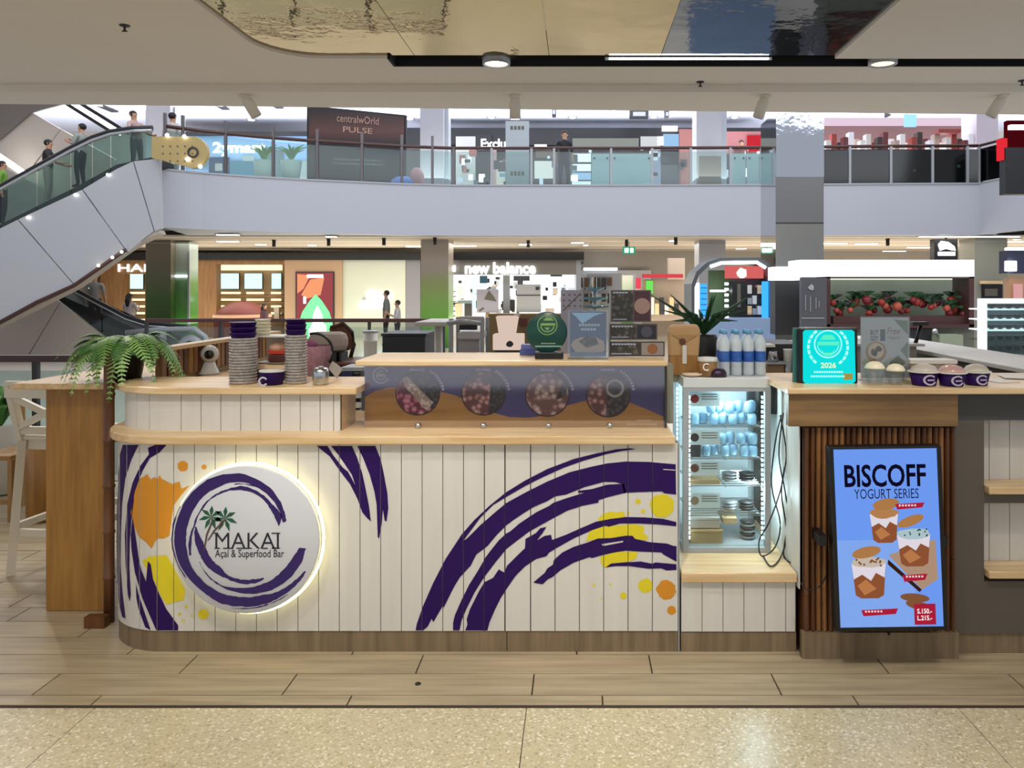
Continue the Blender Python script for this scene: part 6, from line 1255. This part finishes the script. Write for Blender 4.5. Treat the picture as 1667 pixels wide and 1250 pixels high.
BX('frame_top', M_white, t, X(417, D), X(465, D), D, D+.12, Z(549, D), Z(546.5, D)); BX('frame_back', mat('case_back', 'a8a090', .5), t, X(417, D), X(465, D), D+.12, D+.13, Z(610, D), Z(548, D)); BX('floor_plate', mat('case_floor', '6b6048', .5), t, X(417, D), X(465, D), D, D+.13, Z(593, D), Z(590, D))
BX('front_edge', M_birch, t, X(417, D), X(465, D), D-.01, D, Z(600, D), Z(594, D)); BX('lower_box', M_dark, t, X(417, D), X(464, D), D+.0, D+.12, ZL+.001, Z(601, D))
o = MB().ball((X(449, 3.5), 3.52, Z(566, 3.5)), .033, sc=(1.1, 1, .8)).build('bread_roll', mat('roll', 'c9a084', .6)); tag(o, 'round pinkish roll above the red strip in the clear case', 'bread')
o = BX('red_lid_jar', mat('red_strip', 'b8361e', .5), None, X(436, 3.49), X(462, 3.49), 3.49, 3.57, Z(577, 3.49), Z(570, 3.49), bevel=.003); tag(o, 'red strip box under the roll in the clear case', 'box')
o = BX('brown_box', mat('dark_red_box', '4c1f18', .5), None, X(437, 3.48), X(461, 3.48), 3.48, 3.56, Z(589, 3.48), Z(578, 3.48), bevel=.003); tag(o, 'dark brown box on the floor of the clear case', 'box')
lt = thing('purple_tub', 'short purple tub with pale logo between the cup stacks', 'tub', (X(443, 3.3), 3.3, ZL)); MB().lathe([(.044, 0), (.050, .05), (.052, .055), (.0001, .055)], (X(443, 3.32), 3.32, ZL+.0008), 22).build('body', M_purple, lt); flat('logo_print', [ring(428, 621, 5, 8, 30, 330, 10)], onplane(3.27), Mtx, lt)
MB().lathe([(.054, .055), (.054, .062), (.0001, .063)], (X(443, 3.32), 3.32, ZL+.0008), 22).build('lid', M_white, lt)
t = thing('steel_tumbler', 'brushed steel tumbler right of the cup stacks', 'tumbler', (X(524, 3.32), 3.32, ZL)); MB().lathe([(.030, 0), (.033, .003), (.035, .055), (.028, .071), (.0001, .073)], (X(522, 3.32), 3.32, ZL+.0008), 24).build('body', M_steel, t)
MB().lathe([(.012, .073), (.012, .078), (.0001, .079)], (X(522, 3.32), 3.32, ZL+.0008), 14).build('knob', M_alu, t)
t = thing('wicker_basket', 'pinkish woven basket with black hoop handle behind the tumbler', 'basket', (X(515, 3.9), 3.9, .9)); D = 3.9
MB().lathe([(.05, -.16), (.085, -.03), (.095, .03), (.09, .04)], (X(512, D), D, Z(575, D)), 18, caps=False).build('body', mat('basket_pink', '8c6470', .7, col2='b58a94', noise=.4, nscale=60), t)
MB().tube([(X(512+30*math.cos(a), D-.03), D-.03, Z(572-30*math.sin(a), D)) for a in [(-.6+i*.22) for i in range(12)]], .007, 8).build('hoop_handle', M_black, t)
MB().ball((X(505, D), D-.05, Z(562, D)), .05, sc=(1.1, .7, .7)).build('cloth', mat('cloth_magenta', '7a3a5c', .7), t); BX('stand', M_dark, t, X(490, D), X(540, D), D-.05, D+.1, 0, Z(575, D)-.165)
t = thing('beige_cushion', 'beige rounded cushion against the brown chair behind the counter', 'cushion', (X(535, 4.2), 4.2, .9)); PB('cushion', mat('cushion_beige', 'a89a90', .7), t, 498, 560, 541, 574, 4.3, .12, bevel=.04); PB('strap', M_dark, t, 548, 552, 574, 590, 4.3, .02)
BX('cushion_stand', M_dark, t, X(500, 4.3), X(556, 4.3), 4.3, 4.42, 0, Z(574, 4.3))
t = thing('paper_tag', 'grey square card leaning beside the steel tumbler', 'card', (X(548, 3.7), 3.7, 1)); MB().prism([(X(a, 3.5), 3.5, max(Z(b, 3.5), ZL+.001)) for a, b in ((535, 600), (541, 588), (557, 600), (548, 616))], (0, .006, 0)).build('card', mat('tag_grey', '9c9690', .5), t)
t = thing('till_machine', 'black machine with blue panel behind the ledge end', 'machine', (X(562, 3.75), 3.75, .88)); PB('body', M_black, t, 538, 586, 605, 690, 3.83, .2, bevel=.01); PB('blue_panel', mat('machine_blue', '1f2350', .4), t, 556, 574, 606, 622, 3.81, .02); PB('top_tray', M_alu, t, 555, 590, 598, 604, 3.83, .18); BX('stand', M_dark, t, X(542, 3.85), X(584, 3.85), 3.85, 3.95, 0, Z(690, 3.83))
for k, (a, b, c) in enumerate(((640, 648, 'b0b0ac'), (656, 664, 'c8c4bc'), (668, 676, 'a8a49c'), (680, 694, '8c8070'))): BX('machine_slot', mat('slot%s' % c, c, .4), t, X(574, 3.8), X(586, 3.8), 3.8, 3.829, Z(b, 3.8), Z(a, 3.8))
# ================================================================ left bar
D = 3.56; zb = Z(630, D)
bp = thing('side_bar', 'tall oak end panel and birch bar top left of the counter', 'bar table', (-2.3, 4.2, 0))
BX('end_panel', M_oakp, bp, X(75, D), X(172, D), D, D+.05, 0.003, zb)
BX('bar_top', M_birchy, bp, -2.56, -1.97, 3.47, 5.1, zb, zb+.028, bevel=.004)
BX('rear_leg', M_oakp, bp, -2.45, -2.37, 4.95, 5.03, 0.0, zb); BX('inner_wall', M_plankw, bp, -2.12, -2.06, D+.06, 5.05, .0, zb)
t = thing('bamboo_pole', 'dark brown bamboo pole between the oak panel and the counter', 'pole', (X(179, 3.56), 3.56, 0)); xp = X(177, 3.44)
prof = []; z = 0
for k in range(6): prof += [(.022, z+.004), (.0215, z+.19), (.025, z+.198), (.025, z+.205)]; z += .205
MB().lathe(prof, (xp, 3.443, 0), 14).build('pole', M_bambood, t); BX('foot', M_bambood, t, xp-.07, xp+.02, 3.375, 3.417, .002, .05)
PB('support_post', M_bambood, t, 172, 178, 588, 628, 3.62, .03)
# service run behind: white box with birch top and slatted screen
t = thing('service_counter', 'white-sided service counter with birch edge receding behind the ledge', 'counter', (-1.75, 4.4, 0)); BX('body', mat('service_grey', '9a9b8c', .5), t, -1.86, -1.62, 3.83, 5.2, 0.0, 1.0); BX('top', M_birchy, t, -1.92, -1.6, 3.83, 5.2, 1.02, 1.05, bevel=.004); BX('top_core', M_white, t, -1.9, -1.61, 3.835, 5.19, 1.0, 1.02)
BX('post', M_white, t, X(361, 4.1), X(366, 4.1), 4.05, 4.08, .9, 1.02)
t = thing('slatted_screen', 'row of brown slats under a birch rail receding at the left', 'screen', (-1.97, 4.3, 1.06))
BX('rail', M_birchy, t, -2.0, -1.93, 3.60, 5.0, 1.20, 1.218)
for k in range(28): BX('slat', (M_bamboo, M_bambood, M_oakp)[k % 3], t, -1.985, -1.95, 3.61+.05*k, 3.645+.05*k, zb+.03, 1.20)
t = thing('camera_ball', 'small white round camera with black eye on the service counter', 'camera', (X(342, 4.0), 4.0, 1.05)); q = (X(341, 4.0), 4.0, Z(576, 4.0)); MB().ball(q, .046, 20, 14).build('ball', M_white, t); MB().lathe([(.0001, -.048), (.022, -.046), (.024, -.03)], (q[0]+.016, q[1], q[2]), 16, 'y').build('eye', M_black, t)
MB().lathe([(.055, 1.052), (.045, 1.06), (.025, q[2]-.04)], (q[0], q[1], 0), 18).build('base', M_white, t)
# fern
D = 3.62; xf = X(206, D); zf = zb+.03
fn = thing('potted_fern', 'green fern in a black pot on the left bar top', 'plant', (xf, D, zf)); xf = X(206, 3.52); zf = Z(627, 3.6)
fn.location = (X(205, 3.57), 3.57, zb+.03); xf = fn.location[0]; yf = 3.57; zf = zb+.0305; zr = Z(577, 3.57)
MB().lathe([(.058, zf), (.062, zf+.003), (.082, zr-.01), (.086, zr-.008), (.086, zr), (.078, zr), (.074, zr-.015), (.0001, zr-.016)], (xf, yf, 0), 24).build('pot', M_black, fn)
BX('pot_saucer_edge', M_birch, fn, xf-.03, xf+.055, yf-.09, yf-.085, zr-.002, zr+.004)
random.seed(11)
Mfern = [mat('fern_a', '648f42', .5), mat('fern_b', '8cb565', .5), mat('fern_c', '42702f', .55)]
def frond(L, droop, m):
    mb = MB(); n = 14; pts = []; 
    for i in range(n+1):
        s = i/n; pts.append(Vector((L*math.sin(min(s*1.15, 1.3))*.95*s**.15 if s else 0, 0, L*.42*math.sin(PI*min(s*1.05, 1)*.75)*(1-.2*s)-droop*L*s**2.4)))
    mb.tube(pts, [.0028*(1-.7*i/n) for i in range(n+1)], 4)
    for i in range(2, n+1):
        for sd in (-1, 1):
            for h in (0, .5):
                b = pts[i-1].lerp(pts[i], h); d = (pts[i]-pts[i-1]).normalized(); s = (i+h)/n; l = .042*math.sin(PI*min(max(s, .05), .97))**.6+.004
                tip = b+Vector((d.x*.4*l, sd*l, -.25*l+d.z*.3*l)); w_ = d*.009
                mb.add([b-w_*.6, b+w_*.6, tip+w_*.3, tip-w_*.3], [(0, 1, 2, 3)])
    return mb.build('frond', m, None)
protos = [frond(L, dr, Mfern[i % 3]) for i, (L, dr) in enumerate(((.27, .55), (.29, .75), (.24, .3), (.30, .95), (.26, .8), (.21, .1)))]
c0 = Vector((0, 0, zr-zf))
for i in range(60):
    p = protos[i % 6]
    o = p if i < 6 else p.copy()
    if i >= 6: COL.objects.link(o)
    o.parent = fn; a = i*2.39996+random.uniform(-.2, .2); o.location = (.03*math.cos(a), .03*math.sin(a), zr-zf+.0); o.rotation_euler = (random.uniform(-.2, .2), random.uniform(-.35, .15), a)
    if math.sin(a) > .3: o.scale = (.8, .8, .9)
# stools and chairs at left
def stool(lab, loc, rz, m, grp=None):
    t = thing('bar_stool', lab, 'stool', (0, 0, 0)); 
    BX('seat', m, t, -.2, .2, -.2, .2, .70, .73, bevel=.01); BX('seat_frame', m, t, -.18, .18, -.18, .18, .65, .698)
    for sx in (-1, 1): MB().bar((sx*.17, -.17, .68), (sx*.215, -.215, 0), .038).build('leg', m, t); MB().bar((sx*.21, .225, 0), (sx*.175, .19, .70), .038).build('leg', m, t); MB().bar((sx*.175, .19, .70), (sx*.185, .26, 1.0), .036).build('back_post', m, t)
    MB().bar((-.2, .262, .975), (.2, .262, .975), .025, .085).build('back_rail', m, t); MB().bar((-.165, .205, .755), (.165, .205, .755), .022, .04).build('back_rail', m, t)
    MB().bar((-.17, .21, .77), (.175, .25, .935), .022, .032).build('cross_slat', m, t); MB().bar((.17, .212, .77), (-.175, .252, .935), .022, .032).build('cross_slat', m, t)
    for z, a in ((.28, -1), (.22, 1)): MB().bar((-.195, a*.2, z), (.195, a*.2, z), .025, .035).build('stretcher', m, t)
    for s in (-1, 1): MB().bar((s*.195, -.2, .25), (s*.195, .2, .25), .025, .035).build('stretcher', m, t)
    t.location = loc; t.rotation_euler = (0, 0, rz); return t
stool('white bar stool with crossed back beside the oak end panel', (-2.72, 4.2, 0), 3.02, mat('stool_white', 'd8d0bc', .4))
t = thing('round_stump', 'brown round log side table behind the white bar stool', 'side table', (X(72, 4.7), 4.7, 0)); MB().lathe([(.11, 0), (.12, .01), (.12, .50), (.11, .51), (.0001, .51)], (X(78, 5.0), 5.0, 0), 24).build('drum', M_oakp, t); MB().lathe([(.125, .50), (.128, .515), (.0001, .52)], (X(78, 5.0), 5.0, 0), 24).build('top', M_oakp, t)
t = thing('wooden_chair', 'light wooden chair cut by the left frame edge', 'chair', (X(-5, 4.9), 4.9, 0)); D = 4.9
Mlw = wood('chair_oak', '8a6234', 'b08850', 'z', .45, 6)
PB('seat', Mlw, t, -40, 17, 742, 750, D, .4, bevel=.006)
for a, b in ((-36, 0), (12, 0), (-36, .36), (12, .36)): BX('leg', Mlw, t, X(a, D), X(a+7, D), D+b, D+b+.035, 0, Z(749, D))
BX('stretcher', Mlw, t, X(-36, D), X(18, D), D+.01, D+.03, Z(822, D), Z(815, D)); BX('back_rail', Mlw, t, X(-36, D), X(10, D), D+.37, D+.40, Z(655, D), Z(640, D)); BX('back_post', Mlw, t, X(-38, D), X(-32, D), D+.36, D+.40, Z(742, D), Z(640, D))
t = thing('potted_plant', 'dark leafy plant in a white pot at the left frame edge', 'plant', (X(0, 5.62), 5.62, 0)); xq = X(2, 5.62)
MB().lathe([(.11, 0), (.15, .02), (.16, Z(700, 5.4)), (.15, Z(698, 5.4)), (.13, Z(702, 5.4))], (xq, 5.62, 0), 20).build('pot', M_white, t)
for i in range(22):
    a = i*2.4; l = .16+.05*(i % 3); q = Vector((xq, 5.62, Z(702, 5.4))); MB().tube([q, q+Vector((.45*l*math.cos(a), .45*l*math.sin(a), l)), q+Vector((l*math.cos(a), l*math.sin(a), l*(.9+.25*(i % 2))))], [.006, .03, .003], 5).build('leaf', (M_green, M_leafd)[i % 2], t)
